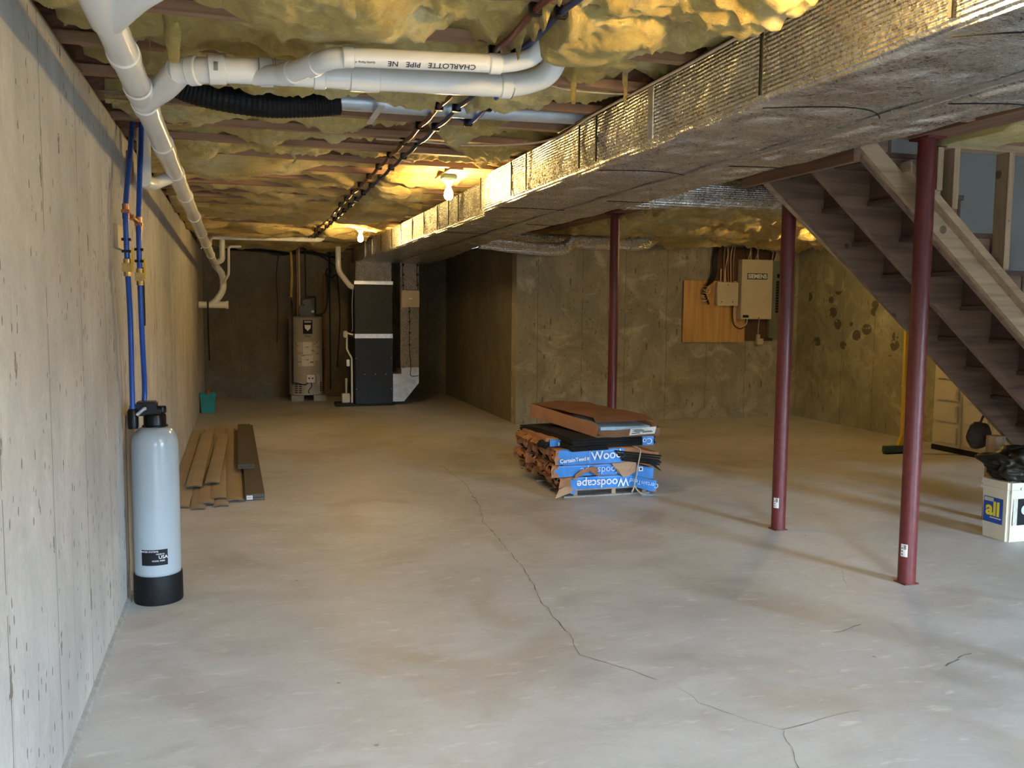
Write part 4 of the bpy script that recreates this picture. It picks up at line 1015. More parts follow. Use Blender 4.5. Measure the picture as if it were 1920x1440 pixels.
# far drain assembly
drain('drain_pipe', 'horizontal white pipe under the joists at the far end of the aisle', [(-0.36, 11.6, 2.24), (-0.36, 11.94, 2.36), (1.02, 11.94, 2.365), (1.07, 11.94, 2.42)], 0.031, [((0.70, 11.94, 2.363), (0.72, 11.94, 2.363)), ((0.93, 11.94, 2.364), (0.97, 11.94, 2.365))], 0.05)
t = thing('floor_drain_pipe', 'white drain pipe dropping to a capped cleanout in the far left corner', 'pipe', (-0.3, 13.0, 2.0))
b = BM(); tube(b, fillet([(-0.34, 12.9, 2.06), (-0.235, 13.0, 1.93), (-0.225, 13.0, 1.70), (-0.335, 13.0, 1.55), (-0.40, 13.0, 1.50)], 0.09, 8), 0.045, 20); obj('pipe', b, 'pvc', t, smooth=50)
b = BM(); tube(b, [(-0.56, 13.0, 1.50), (-0.19, 13.0, 1.50)], 0.047, 20); obj('cleanout', b, 'pvc', t, smooth=50)
b = BM(); tube(b, [(-0.20, 13.0, 1.50), (-0.165, 13.0, 1.50)], 0.056, 20); obj('cap', b, 'pvc', t, smooth=50)
t = thing('drain_trap', 'white pipe trap with a thin riser above the capped cleanout', 'pipe', (-0.2, 12.6, 2.2))
b = BM(); tube(b, fillet([(-0.225, 12.5, 2.40), (-0.225, 12.5, 2.10), (-0.29, 12.55, 2.07), (-0.33, 12.62, 2.08)], 0.06, 8), 0.038, 20); obj('pipe', b, 'pvc', t, smooth=50)
b = BM(); tube(b, fillet([(0.02, 12.7, 2.30), (-0.145, 12.7, 2.29), (-0.15, 12.75, 1.92), (-0.225, 12.95, 1.80)], 0.04, 6), 0.018, 16); obj('riser', b, 'pvc', t, smooth=50)
pipe_thing('rubber_strap', 'black strap hanging from the capped white cleanout', [(-0.435, 12.94, 1.55), (-0.44, 12.94, 1.2), (-0.43, 12.95, 0.72)], 0.012, 'black', 'strap')

# ------------------------------------------------------------ water softener tank
TX, TY, TR = -0.425, 4.72, 0.112
t = thing('softener_tank', 'tall grey cylindrical water tank with black foot and black valve', 'tank', (TX, TY, 0))
prof = [(TR - 0.002, 0.14)] + [(TR, 0.16), (TR, 0.795)] + [(0.045 + (TR - 0.045) * math.cos(a), 0.795 + 0.095 * math.sin(a)) for a in [R(q * 9) for q in range(1, 11)]]
b = BM(); lathe(b, prof, TX, TY, 64); obj('body', b, 'tank', t, smooth=True)
b = BM(); lathe(b, [(TR + 0.004, 0.0), (TR + 0.006, 0.01), (TR + 0.005, 0.14), (TR + 0.003, 0.146), (TR - 0.001, 0.146)], TX, TY, 48); obj('foot', b, 'black_rough', t, smooth=40)
b = BM(); lathe(b, [(0.052, 0.888), (0.062, 0.891), (0.062, 0.895), (0.054, 0.899), (0.054, 0.945), (0.050, 0.952), (0.03, 0.955)], TX + 0.003, TY, 40); vl = obj('valve_collar', b, 'black', t, smooth=40)
b = BM(); box(b, TX - 0.085, TX + 0.015, TY - 0.035, TY + 0.06, 0.945, 1.015); box(b, TX - 0.03, TX + 0.035, TY - 0.03, TY + 0.03, 0.94, 0.985); obj('valve_body', b, 'black', t, bev=0.008)
b = BM(); lathe(b, [(0.020, 0.955), (0.022, 0.960), (0.022, 0.985), (0.018, 0.990)], TX + 0.035, TY + 0.02, 20); obj('valve_cap', b, 'black', t, smooth=40)
b = BM(); lathe(b, [(0.024, 0.885), (0.026, 0.90), (0.026, 0.97), (0.018, 0.985)], TX - 0.095, TY - 0.035, 24); obj('bypass_union', b, 'black', t, smooth=40)
b = BM(); tube(b, [(TX - 0.095, TY - 0.035, 0.983), (TX - 0.095, TY - 0.035, 1.0)], 0.016, 16); obj('blue_collar', b, 'pex_blue', t)
b = BM(); tube(b, fillet([(TX - 0.075, TY - 0.05, 0.955), (TX - 0.04, TY - 0.055, 0.985), (TX - 0.035, TY - 0.05, 0.985)], 0.01, 4), 0.009, 12); obj('bypass_lever', b, 'galv', t)
a0 = math.atan2(-TY, -TX)
def tank_patch(a_lo, a_hi, z0, z1, rr, mname, name, parent):
    b = BM(); pr = None
    for i in range(13):
        a = a_lo + (a_hi - a_lo) * i / 12
        v = (b.verts.new((TX + rr * math.cos(a), TY + rr * math.sin(a), z0)), b.verts.new((TX + rr * math.cos(a), TY + rr * math.sin(a), z1)))
        if pr: b.faces.new((pr[0], v[0], v[1], pr[1]))
        pr = v
    return obj(name, b, mname, parent, smooth=True)
a0 += 0.0
lb = tank_patch(a0 - 0.72, a0 + 0.42, 0.205, 0.285, TR + 0.0006, 'ink', 'maker_label', t)
def curved_text(s, size, ang, z, mname, parent):
    o = text('lettering', s, size, (0, 0, 0), Matrix.Identity(4), mname, None, 0.0002)
    me = o.data
    for v in me.vertices:
        a = a0 + ang + v.co.x / (TR + 0.001); rr = TR + 0.0012 + v.co.z
        v.co = Vector((TX + rr * math.cos(a), TY + rr * math.sin(a), z + v.co.y))
    me.transform(wmat(parent).inverted()); o.parent = parent
    return o
curved_text('MADE IN', 0.010, 0.10, 0.262, 'white_ink', lb); curved_text('USA', 0.024, 0.22, 0.246, 'white_ink', lb)
curved_text('WATER SYSTEMS', 0.012, -0.38, 0.275, 'white_ink', lb); curved_text('MODEL 948SE', 0.010, 0.02, 0.228, 'white_ink', lb)
o = obj('wood_stud', boxm(XL + 0.002, XL + 0.040, 4.845, 4.935, 0, 0.93), 'pine_z'); tag(o, 'yellow wooden stud leaning against the wall behind the grey tank', 'stud')
# blue supply tubes on the left wall
def supply(label, path, vy):
    t = thing('supply_tube', label, 'tubing', path[-1])
    b = BM(); tube(b, spline(path, 12), 0.0125, 12); obj('tube', b, 'pex_blue', t, smooth=True)
    return t
t1 = supply('left blue water tube rising from the grey tank to the ceiling', [(-0.515, 5.02, 2.62), (-0.51, 4.95, 2.45), (-0.505, 4.62, 2.10), (-0.505, 4.50, 1.94), (-0.505, 4.50, 1.72), (-0.512, 4.62, 1.42), (-0.52, 4.685, 1.1), (-0.52, 4.685, 0.995)], 0)
t2 = supply('right blue water tube rising from the grey tank to the ceiling', [(-0.47, 5.02, 2.62), (-0.465, 4.88, 2.35), (-0.46, 4.70, 2.12), (-0.46, 4.60, 1.90), (-0.46, 4.58, 1.70), (-0.462, 4.62, 1.42), (-0.47, 4.76, 1.1), (-0.475, 4.77, 1.005)], 0)
for tt, pts in ((t1, [(-0.505, 4.50, 1.93), (-0.505, 4.495, 1.70)]), (t2, [(-0.46, 4.60, 1.88), (-0.46, 4.585, 1.66)])):
    p = Vector(pts[0]); b = BM(); tube(b, [p + Vector((0, 0, 0.035)), p - Vector((0, 0, 0.035))], 0.016, 12); box(b, p.x - 0.018, p.x + 0.018, p.y - 0.018, p.y + 0.018, p.z - 0.008, p.z + 0.008); obj('tee_fitting', b, 'copper', tt)
    p = Vector(pts[1]) - Vector((0, 0, 0.03)); b = BM(); tube(b, [p + Vector((0, 0, 0.04)), p - Vector((0, 0, 0.04))], 0.017, 12); box(b, p.x - 0.021, p.x + 0.021, p.y - 0.021, p.y + 0.021, p.z - 0.02, p.z + 0.02); va = obj('ball_valve', b, 'brass', tt)
    b = BM(); box(b, p.x + 0.02, p.x + 0.028, p.y - 0.01, p.y + 0.01, p.z - 0.01, p.z + 0.09); obj('lever', b, 'yellow', va)
    for dz in (0.075, 0.13):
        b = BM(); box(b, p.x - 0.02, p.x + 0.02, p.y - 0.017, p.y + 0.017, p.z + dz - 0.006, p.z + dz + 0.006); obj('clamp', b, 'black', tt)
b = BM(); tube(b, [(-0.505, 4.50, 1.93), (-0.46, 4.60, 1.885)], 0.010, 12); box(b, -0.492, -0.474, 4.535, 4.565, 1.895, 1.92); tag(obj('bypass_valve', b, 'copper', smooth=40), 'copper crossover valve joining the two blue tubes', 'valve')
o = obj('wall_board', boxm(XL + 0.001, XL + 0.018, 4.62, 4.98, 1.77, 1.88), 'cream_box'); tag(o, 'small brownish board on the left wall behind the blue tubes', 'board')
o = obj('cable_channel', boxm(XL + 0.001, XL + 0.02, 5.72, 5.78, 1.37, 1.72), 'black'); tag(o, 'black vertical strip on the left wall behind the blue tubes', 'strip')
o = obj('wall_block', boxm(XL + 0.001, XL + 0.03, 5.20, 5.28, 2.15, 2.32), 'pine_z'); tag(o, 'small pale wood block high on the left wall between the blue tubes', 'block')

# ------------------------------------------------------------ vinyl planks and dark boards by the wall
def plank(xn, yn, xf, yf, w, z, th, mname, curve=0.0):
    b = BM(); n = 14; rows = []
    d = Vector((xf - xn, yf - yn, 0)).normalized(); side = Vector((d.y, -d.x, 0))
    for i in range(n + 1):
        t_ = i / n; c = Vector((xn, yn, 0)).lerp(Vector((xf, yf, 0)), t_)
        row = []
        zz = z + 0.003 * noise.noise(Vector((xn * 5, t_ * 3, z * 50)))
        for k in range(7):
            v = k / 6; row.append((c + side * (w * v) + Vector((0, 0, zz + th + curve * 4 * v * (1 - v)))))
        bot = [p - Vector((0, 0, th)) for p in row[::-1]]
        rows.append([b.verts.new(p) for p in row + bot])
    for a, c in zip(rows, rows[1:]):
        m_ = len(a)
        for j in range(m_):
            f = b.faces.new((a[j], a[(j + 1) % m_], c[(j + 1) % m_], c[j])); f.material_index = 0 if j < 6 else 1
    f = b.faces.new(rows[0]); f.material_index = 1; b.faces.new(rows[-1][::-1]).material_index = 1
    return obj('siding_plank', b, [mname, 'tan_dark'])
PK = [
 (-0.55, 6.82, -0.565, 11.0, 0.16, 0.003, 'tan plank lying against the left wall, leftmost of the fan'),
 (-0.375, 6.74, -0.52, 10.9, 0.10, 0.002, 'tan plank whose end reaches nearest the camera beside the grey tank'),
 (-0.33, 6.85, -0.43, 10.98, 0.115, 0.012, 'tan plank under the two upper ones, with its end left of centre'),
 (-0.22, 6.80, -0.33, 11.05, 0.11, 0.003, 'tan plank at floor level in the middle of the fan'),
 (-0.245, 6.98, -0.32, 10.99, 0.115, 0.022, 'tan plank with a rounded end under the top middle plank'),
 (-0.135, 6.92, -0.20, 11.01, 0.115, 0.012, 'straight tan plank second from the dark boards'),
 (-0.035, 6.93, -0.09, 10.9, 0.038, 0.003, 'narrow tan strip lying right beside the dark boards'),
 (-0.45, 7.42, -0.45, 10.55, 0.125, 0.036, 'upper left tan plank on top of the fan'),
 (-0.305, 7.48, -0.27, 10.26, 0.115, 0.046, 'topmost tan plank in the middle of the fan'),
]
for a in PK: tag(plank(a[0], a[1], a[2], a[3], a[4], a[5], 0.009, 'tan', 0.008), a[6], 'plank', 'tan planks on the floor')
def deck(xn, yn, xf, yf, w, z, th, label):
    d = Vector((xf - xn, yf - yn, 0)); b = BM(); box(b, 0, w, 0, d.length, z, z + th); box(b, 0.004, w - 0.004, -0.0005, 0.002, z + th * 0.42, z + th * 0.5, 1)
    a = -math.atan2(d.x, d.y); bmesh.ops.transform(b, matrix=Matrix.Translation((xn, yn, 0)) @ Matrix.Rotation(a, 4, 'Z'), verts=b.verts)
    return tag(obj('deck_board', b, ['composite', 'ink']), label, 'board', 'dark boards on the floor')
d1 = deck(0.01, 6.96, -0.03, 11.05, 0.142, 0.002, 0.05, 'long dark brown composite board beside the tan planks')
deck(-0.048, 8.07, -0.06, 10.85, 0.14, 0.053, 0.04, 'shorter dark brown board lying on top of the long one')
b = BM(); box(b, 0.018, 0.063, 6.952, 6.957, 0.012, 0.042); o = obj('price_sticker', b, 'label', d1, label='white sticker on the board end')
text('lettering', '4803', 0.02, (0.04, 6.951, 0.027), '-y', 'pex_blue', d1, 0.0003)

# ------------------------------------------------------------ teal pail
t = thing('scrub_pail', 'teal plastic pail on the floor by the far left wall', 'bucket', (-0.46, 12.95, 0))
b = BM(); 
def frustum(b, cx, cy, z0, z1, wx0, wy0, wx1, wy1, mi=0, th=None):
    lo = [b.verts.new((cx + sx_ * wx0, cy + sy_ * wy0, z0)) for sx_, sy_ in ((-1, -1), (1, -1), (1, 1), (-1, 1))]
    hi = [b.verts.new((cx + sx_ * wx1, cy + sy_ * wy1, z1)) for sx_, sy_ in ((-1, -1), (1, -1), (1, 1), (-1, 1))]
    b.faces.new(lo[::-1]); 
    for i in range(4): b.faces.new((lo[i], lo[(i + 1) % 4], hi[(i + 1) % 4], hi[i]))
    if th is None: b.faces.new(hi)
    else:
        ih = [b.verts.new((cx + sx_ * (wx1 - th), cy + sy_ * (wy1 - th), z1)) for sx_, sy_ in ((-1, -1), (1, -1), (1, 1), (-1, 1))]
        il = [b.verts.new((cx + sx_ * (wx0 - th), cy + sy_ * (wy0 - th), z0 + th)) for sx_, sy_ in ((-1, -1), (1, -1), (1, 1), (-1, 1))]
        for i in range(4):
            b.faces.new((hi[i], hi[(i + 1) % 4], ih[(i + 1) % 4], ih[i])); b.faces.new((ih[i], ih[(i + 1) % 4], il[(i + 1) % 4], il[i]))
        b.faces.new(il)
frustum(b, -0.46, 12.95, 0, 0.26, 0.085, 0.085, 0.105, 0.105, th=0.006)
bmesh.ops.bevel(b, geom=list(b.edges), offset=0.006, segments=2, affect='EDGES'); obj('body', b, 'teal', t, smooth=40)
b = BM(); frustum(b, -0.46, 12.95, 0.235, 0.265, 0.11, 0.11, 0.115, 0.115, th=0.012); obj('rim', b, 'teal', t)
b = BM(); box(b, -0.41, -0.36, 12.85, 12.90, 0.24, 0.29, rot=Matrix.Rotation(0.4, 3, 'Y')); obj('spout', b, 'teal', t)
b = BM(); tube(b, [(-0.46, 12.93, 0.2), (-0.45, 12.95, 0.31)], 0.02, 12); tag(obj('sponge_handle', b, 'orange_ink', smooth=40), 'red handle tip sticking out of the teal pail', 'brush')

# ------------------------------------------------------------ broom
t = thing('push_broom', 'yellow-handled push broom with a dark green head behind the near post', 'broom', (6.62, 7.6, 0))
b = BM(); box(b, 6.43, 6.82, 7.56, 7.63, 0.012, 0.085); obj('head', b, 'dark_green', t, bev=0.008)
b = BM(); prism(b, [(6.44, 0.0), (6.81, 0.0), (6.80, 0.02), (6.45, 0.02)], 'y', 7.565, 7.625); obj('bristles', b, 'black_rough', t)
b = BM(); prism(b, [(6.595, 0.08), (6.665, 0.08), (6.69, 0.17), (6.69, 0.2), (6.64, 0.2), (6.62, 0.15)], 'y', 7.58, 7.61); obj('bracket', b, 'yellow', t, bev=0.004)
b = BM(); tube(b, [(6.665, 7.595, 0.19), (6.675, 7.62, 0.75), (6.69, 7.65, 1.42)], [0.028, 0.024, 0.017], 16); obj('handle', b, 'yellow', t, smooth=40)
b = BM(); tube(b, [(6.675, 7.619, 0.70), (6.675, 7.62, 0.72)], 0.031, 16); obj('handle_ring', b, 'yellow', t)

# ------------------------------------------------------------ cream cupboard at the right wall
t = thing('storage_cupboard', 'cream plastic cupboard with panelled doors against the right wall', 'cupboard', (7.35, 7.3, 0))
b = BM(); box(b, 7.215, 7.505, 6.55, 7.76, 0.055, 1.0); obj('carcass', b, 'cream', t, bev=0.004)
b = BM(); box(b, 7.20, 7.505, 6.54, 7.77, 0.0, 0.054); obj('plinth', b, 'ink', t)
for y0 in (6.56, 6.96, 7.36):
    b = BM(); box(b, 7.196, 7.214, y0 + 0.0012, y0 + 0.3988, 0.06, 0.995); 
    d = obj('door', b, 'cream', t, bev=0.003)
    for q in range(4):
        z0 = 0.075 + q * 0.228
        b = BM(); box(b, 7.182, 7.196, y0 + 0.045, y0 + 0.355, z0 + 0.02, z0 + 0.200); obj('panel', b, 'cream', d, bev=0.006)

# ------------------------------------------------------------ detergent bucket with a dark bag on it, hanging bag
BX, BY = 4.865, 4.545
t = thing('detergent_bucket', 'square white detergent bucket with a blue and yellow label', 'bucket', (BX, BY, 0))
b = BM(); frustum(b, BX, BY, 0, 0.33, 0.108, 0.108, 0.116, 0.116, th=0.004); bmesh.ops.bevel(b, geom=[e for e in b.edges if abs(e.verts[0].co.z - e.verts[1].co.z) > 0.2], offset=0.018, segments=3, affect='EDGES'); obj('body', b, 'bucket', t, smooth=40)
b = BM(); frustum(b, BX, BY, 0.325, 0.345, 0.124, 0.124, 0.126, 0.126); bmesh.ops.bevel(b, geom=[e for e in b.edges if abs(e.verts[0].co.z - e.verts[1].co.z) > 0.01], offset=0.018, segments=3, affect='EDGES'); obj('rim', b, 'bucket', t)
b = BM(); frustum(b, BX, BY, 0.36, 0.392, 0.124, 0.124, 0.120, 0.120); frustum(b, BX, BY, 0.34, 0.36, 0.118, 0.118, 0.118, 0.118); bmesh.ops.bevel(b, geom=[e for e in b.edges if abs(e.verts[0].co.z - e.verts[1].co.z) > 0.01], offset=0.018, segments=3, affect='EDGES'); obj('lid', b, 'bucket', t)
xf = BX - 0.1155
b = BM(); box(b, xf - 0.0015, xf + 0.002, BY - 0.068, BY + 0.085, 0.105, 0.275); lb = obj('label_panel', b, 'pex_blue', t)
text('lettering', 'all', 0.13, (xf - 0.0025, BY + 0.008, 0.195), '-x', 'yellow_ink', lb, 0.0006, bold=0.004)
b = BM(); box(b, xf - 0.0022, xf, BY + 0.005, BY + 0.08, 0.245, 0.270); obj('banner', b, 'label_dim', lb)
b = BM(); box(b, xf - 0.0022, xf, BY - 0.06, BY + 0.03, 0.135, 0.142); obj('banner', b, 'label', lb)
yf = BY - 0.1155
b = BM(); box(b, BX - 0.08, BX + 0.08, yf - 0.0015, yf + 0.002, 0.11, 0.285); lb = obj('label_panel', b, 'ink', t)
b = BM(); box(b, BX - 0.08, BX - 0.045, yf - 0.0022, yf, 0.11, 0.285); obj('banner', b, 'label_dim', lb)
b = BM(); tube(b, [(BX + 0.02, yf - 0.0022, 0.21), (BX + 0.02, yf, 0.21)], 0.032, 24); obj('print', b, 'pale_ink', lb)
b = BM(); tube(b, [(BX - 0.02 + 0.0, yf - 0.012, 0.352), (BX - 0.02, yf + 0.01, 0.352)], 0.012, 12); obj('handle_pivot', b, 'bucket', t)
def blob(cx, cy, cz, rx, ry, rz, seed, amp=0.22, zmin=None, cuts=4):
    b = BM(); bmesh.ops.create_icosphere(b, subdivisions=cuts, radius=1)
    for v in b.verts:
        n = v.co.normalized(); d = 1 + amp * noise.noise(n * 1.6 + Vector((seed, 0, 0))) + amp * 0.5 * (1 - 2 * abs(noise.noise(n * 3.4 + Vector((0, seed, 0)))))
        v.co = Vector((cx + n.x * rx * d, cy + n.y * ry * d, cz + n.z * rz * d))
        if zmin is not None and v.co.z < zmin: v.co.z = zmin
    return b
o = obj('garbage_bag', blob(4.92, 4.55, 0.485, 0.20, 0.17, 0.105, 3, 0.36, 0.394, 5), 'bag', smooth=True); tag(o, 'dark crumpled bag sitting on the white bucket', 'bag')
t = thing('hanging_bag', 'dark brown bag hanging under the far stair stringer', 'bag', (5.15, 5.0, 0.7))
b = blob(5.13, 5.08, 0.60, 0.10, 0.05, 0.10, 9, 0.12); obj('body', b, 'bag2', t, smooth=True)
b = BM(); tube(b, spline([(5.11, 5.06, 0.68), (5.10, 5.02, 0.75), (5.09, 4.975, 0.80)], 6), 0.008, 8); obj('strap', b, 'bag2', t)

# ------------------------------------------------------------ pile of shingle bundles on a pallet
PX0, PX1, PY0, PY1 = 2.33, 3.21, 6.42, 7.50
t = thing('wood_pallet', 'low weathered wooden pallet under the bundles', 'pallet', (2.77, 6.9, 0))
for x0 in (2.50, 2.83, 3.10):
    b = BM(); box(b, x0, x0 + 0.035, PY0 + 0.02, PY1 - 0.1, 0.014, 0.055); obj('runner', b, 'pine_y', t)
for y0 in (6.43, 6.78, 7.12):
    b = BM(); box(b, 2.42, 3.16, y0, y0 + 0.09, 0.0, 0.0135); obj('bottom_slat', b, 'block', t)
    b = BM(); box(b, 2.42, 3.16, y0, y0 + 0.09, 0.0555, 0.069); obj('top_slat', b, 'block', t)
GS = 'wrapped shingle bundles on the pallet'
def sheet(fnc, nu, nv):
    b = BM(); g = [[b.verts.new(fnc(i / nu, j / nv)) for j in range(nv + 1)] for i in range(nu + 1)]
    for i in range(nu):
        for j in range(nv): b.faces.new((g[i][j], g[i + 1][j], g[i + 1][j + 1], g[i][j + 1]))
    return b
def bundle(label, x0, x1, y0, y1, z0, z1, seed, printed=None, droop=0.0, torn=True, core=True, bluefront=True, blue_x=(0.0, 1.0), zfun=None):
    t = thing('shingle_bundle', label, 'bundle', ((x0 + x1) / 2, (y0 + y1) / 2, z0), 0, GS)
    zf = zfun or (lambda x: -droop * sstep(0.70, 1.0, (x - x0) / (x1 - x0)))
    # dark core of stacked shingles
    b = BM(); n = 5; h = (z1 - z0 - 0.012) / n
    for i in range(n):
        e = 0.008 * random.uniform(-1, 1); za = z0 + 0.005 + i * h
        nx = 8
        for k in range(nx):
            xa = x0 + 0.02 + e + (x1 - x0 - 0.04) * k / nx; xb = x0 + 0.02 + e + (x1 - x0 - 0.04) * (k + 1) / nx
            vs_ = box(b, xa, xb, y0 + 0.012 + abs(e), y1 - 0.012, za, za + h * 0.86)
            for v in vs_: v.co.z += zf(v.co.x)
    obj('shingles', b, 'shingle', t)
    # paper sleeve: front, top, back, bottom, with crumpled open left end
    def sl(u, v):
        x = x0 + (x1 - x0) * u; per = [(y0, z0), (y0, z1), (y1, z1), (y1, z0)]
        s = v * 4; i = int(min(3, s)); f_ = s - i
        a, c = per[i], per[(i + 1) % 4]; y = a[0] + (c[0] - a[0]) * f_; z = a[1] + (c[1] - a[1]) * f_
        e = 0.0
        if u < 0.12: e = (0.12 - u) / 0.12
        d = noise.noise_vector(Vector((x * 7, y * 7, z * 14 + seed))) * (0.005 + 0.022 * e)
        if i == 0: d.y *= 0.35
        return Vector((x + d.x - 0.01 * e, y + d.y * (0.6 if i == 0 else 1), z + zf(x) + d.z * 0.5))
    b = sheet(sl, 40, 24); 
    for f in b.faces:
        c = f.calc_center_median(); u = (c.x - x0) / (x1 - x0)
        if torn and (noise.noise(Vector((c.x * 5, c.y * 6 + seed, c.z * 9))) > 0.38 or (u < 0.10 and noise.noise(Vector((c.x * 14, c.y * 10, c.z * 22 + seed))) > 0.12)) and c.y > y0 + 0.01: f.material_index = 1
        if c.y < y0 + 0.02 and bluefront and blue_x[0] < u + 0.03 * noise.noise(Vector((c.z * 30, seed, 0))) < blue_x[1]: f.material_index = 2
    bmesh.ops.delete(b, geom=[f for f in b.faces if f.material_index == 1], context='FACES')
    for f in b.faces:
        if f.material_index == 2: f.material_index = 1
    obj('wrapper', b, ['kraft', 'blue'], t, smooth=True)
    # crushed paper folds at the left end
    b = BM(); nf = max(3, int((y1 - y0) / 0.09))
    for k in range(nf):
        yc = y0 + (y1 - y0) * (k + 0.5) / nf; w = (y1 - y0) / nf * 0.75
        g = []
        for i in range(7):
            rr = []
            for j in range(6):
                u, v = i / 6, j / 5
                p = Vector((x0 + 0.03 - 0.075 * math.sin(math.pi * v) * (0.5 + 0.5 * noise.noise(Vector((k, i, seed)))), yc + w * (u - 0.5) * 1.3, z0 + 0.004 + (z1 - z0 - 0.004) * v))
                p += noise.noise_vector(Vector((p.x * 16, p.y * 16 + k * 3, p.z * 22 + seed))) * 0.024
                p.z = max(p.z, z0 - 0.004 if z0 > 0.1 else 0.03); rr.append(b.verts.new(p))
            g.append(rr)
        for i in range(6):
            for j in range(5):
                if noise.noise(Vector((k * 3.1 + i * 0.6, j * 0.8, seed))) < 0.28: b.faces.new((g[i][j], g[i + 1][j], g[i + 1][j + 1], g[i][j + 1]))
    obj('torn_end', b, 'kraft', t, label='crumpled torn brown paper end')
    return t
# layers, bottom to top; each row of bundles reaches back
LY = [(0.070, 0.165), (0.172, 0.262), (0.268, 0.385)]
rows_y = [(6.42, 6.76), (6.77, 7.10), (7.11, 7.45)]
names = ('front', 'middle', 'back'); lays = ('bottom', 'middle', 'top')
B = {}
for li, (z0, z1) in enumerate(LY):
    for ri, (y0, y1) in enumerate(rows_y):
        if ri == 0:
            lab = ('blue-fronted bundle with upside-down lettering, bottom of the front row', 'blue-fronted bundle with torn brown flaps, second from the bottom in the front row', 'blue-fronted bundle with upright lettering at the top of the front row')[li]
        else:
            lab = 'brown paper bundle in the %s row, %s layer of the pile' % (names[ri], lays[li])
        xo = (0.06, 0.0, 0.015)[li] + 0.015 * (ri % 2)
        bx = [(0.10, 1.0), (0.02, 1.0), (0.02, 0.66)][li]
        B[li, ri] = bundle(lab, PX0 + xo, (PX1 + 0.005, PX1 - 0.02, PX1 + 0.02)[li], y0 + (0.0, 0.006, 0.0)[li] * (ri == 0), y1, z0, z1, li * 7 + ri * 3.3, droop=(0.055, 0.05, 0.05)[li], bluefront=ri == 0, blue_x=bx)
yf = PY0 - 0.0045
def zq(x, d): return -d * sstep(0.70, 1.0, (x - PX0) / (PX1 - PX0))
text('lettering', 'Woodscape', 0.092, (2.74, yf - 0.006, 0.112), '-y', 'white_ink', B[0, 0], 0.0006, flip=True, sx_=1.0, bold=0.0012)
rotm = Matrix.Rotation(R(14), 4, 'Y') @ Matrix.Rotation(R(90), 4, 'X')
text('lettering', 'CertainTeed', 0.052, (3.10, yf - 0.007, 0.092), rotm, 'pale_ink', B[0, 0], 0.0006, flip=True)
rotu = Matrix.Rotation(R(-4), 4, 'Y') @ Matrix.Rotation(R(90), 4, 'X')
text('lettering', 'CertainTeed', 0.043, (2.482, yf - 0.006, 0.305), rotu, 'white_ink', B[2, 0], 0.0006, bold=0.001)
text('lettering', 'Woods', 0.098, (2.785, yf - 0.006, 0.335), rotu, 'white_ink', B[2, 0], 0.0006, bold=0.0012)
b = BM(); box(b, 2.622, 2.625, yf - 0.0065, yf - 0.0045, 0.28, 0.375); obj('printed_line', b, 'pale_ink', B[2, 0])
b = BM(); box(b, 2.60, 2.612, yf - 0.0065, yf - 0.0045, 0.30, 0.325); box(b, 2.618 - 0.003, 2.618, yf - 0.0065, yf - 0.0045, 0.30, 0.325); obj('emblem', b, 'white_ink', B[2, 0])
text('lettering', 'Woodscape', 0.080, (2.74, yf - 0.002, 0.215), '-y', 'pale_ink', B[1, 0], 0.0006, flip=True)
b = BM(); box(b, 3.055, 3.09, yf + 0.000, yf + 0.004, 0.19, 0.225); obj('emblem', b, 'white_ink', B[1, 0])
b = BM(); box(b, 3.063, 3.082, yf - 0.001, yf + 0.001, 0.198, 0.217); obj('emblem', b, 'ink', B[1, 0])
# torn brown flaps over the second layer
def flap(name, poly, y0, amp, seed, mname, parent, lab=None, thick=0.004):
    b = BM(); vs_ = [b.verts.new((x, y0, z)) for x, z in poly]; f = b.faces.new(vs_)
    bmesh.ops.triangulate(b, faces=[f]); bmesh.ops.subdivide_edges(b, edges=list(b.edges), cuts=3, use_grid_fill=True)
    for v in b.verts:
        d = noise.noise_vector(Vector((v.co.x * 14, seed, v.co.z * 14)))
        v.co += Vector((d.x * 0.006, -abs(d.y) * amp, d.z * 0.006))
    bmesh.ops.solidify(b, geom=list(b.faces), thickness=thick * 0.4)
    return obj(name, b, mname, parent, label=lab)
flap('torn_flap', [(2.81, 0.27), (3.02, 0.275), (3.03, 0.20), (2.98, 0.165), (2.91, 0.15), (2.86, 0.19)], yf - 0.008, 0.03, 2, 'kraft_in', B[1, 0], 'pale torn paper flap')
flap('torn_flap', [(2.48, 0.14), (2.50, 0.19), (2.56, 0.225), (2.66, 0.25), (2.68, 0.235), (2.70, 0.17), (2.67, 0.18), (2.62, 0.21), (2.55, 0.19)], yf - 0.010, 0.04, 4, 'kraft', B[1, 0], 'brown torn paper flap')
flap('torn_flap', [(2.33, 0.005), (2.46, 0.045), (2.49, 0.075), (2.42, 0.10), (2.36, 0.08)], yf - 0.012, 0.02, 6, 'kraft_in', B[0, 0], 'torn corner of the wrapper near the floor')
flap('torn_flap', [(2.45, 0.06), (2.50, 0.075), (2.50, 0.045), (2.47, 0.035)], yf - 0.014, 0.01, 7, 'blue', B[0, 0], 'blue torn scrap')
# black torn shingle end sticking out right of the third layer
b = BM(); nz = 5
for i in range(nz):
    z = 0.285 + i * 0.018
    box(b, 2.90 - 0.03 * i * 0.5, 3.235 + 0.012 * math.sin(i * 2.1), PY0 - 0.020 - 0.004 * (i % 2), PY0 + 0.33, z, z + 0.013)
for v in b.verts:
    v.co.z += zq(v.co.x, 0.055) + 0.003 * noise.noise(v.co * 8)
obj('exposed_shingles', b, 'shingle', B[2, 0], label='bare black shingle ends')
b = BM(); prism(b, [(3.12, 0.265), (3.25, 0.185), (3.19, 0.245), (3.24, 0.27)], 'y', PY0 - 0.022, PY0 + 0.02); obj('torn_shingle', b, 'shingle', B[2, 0])
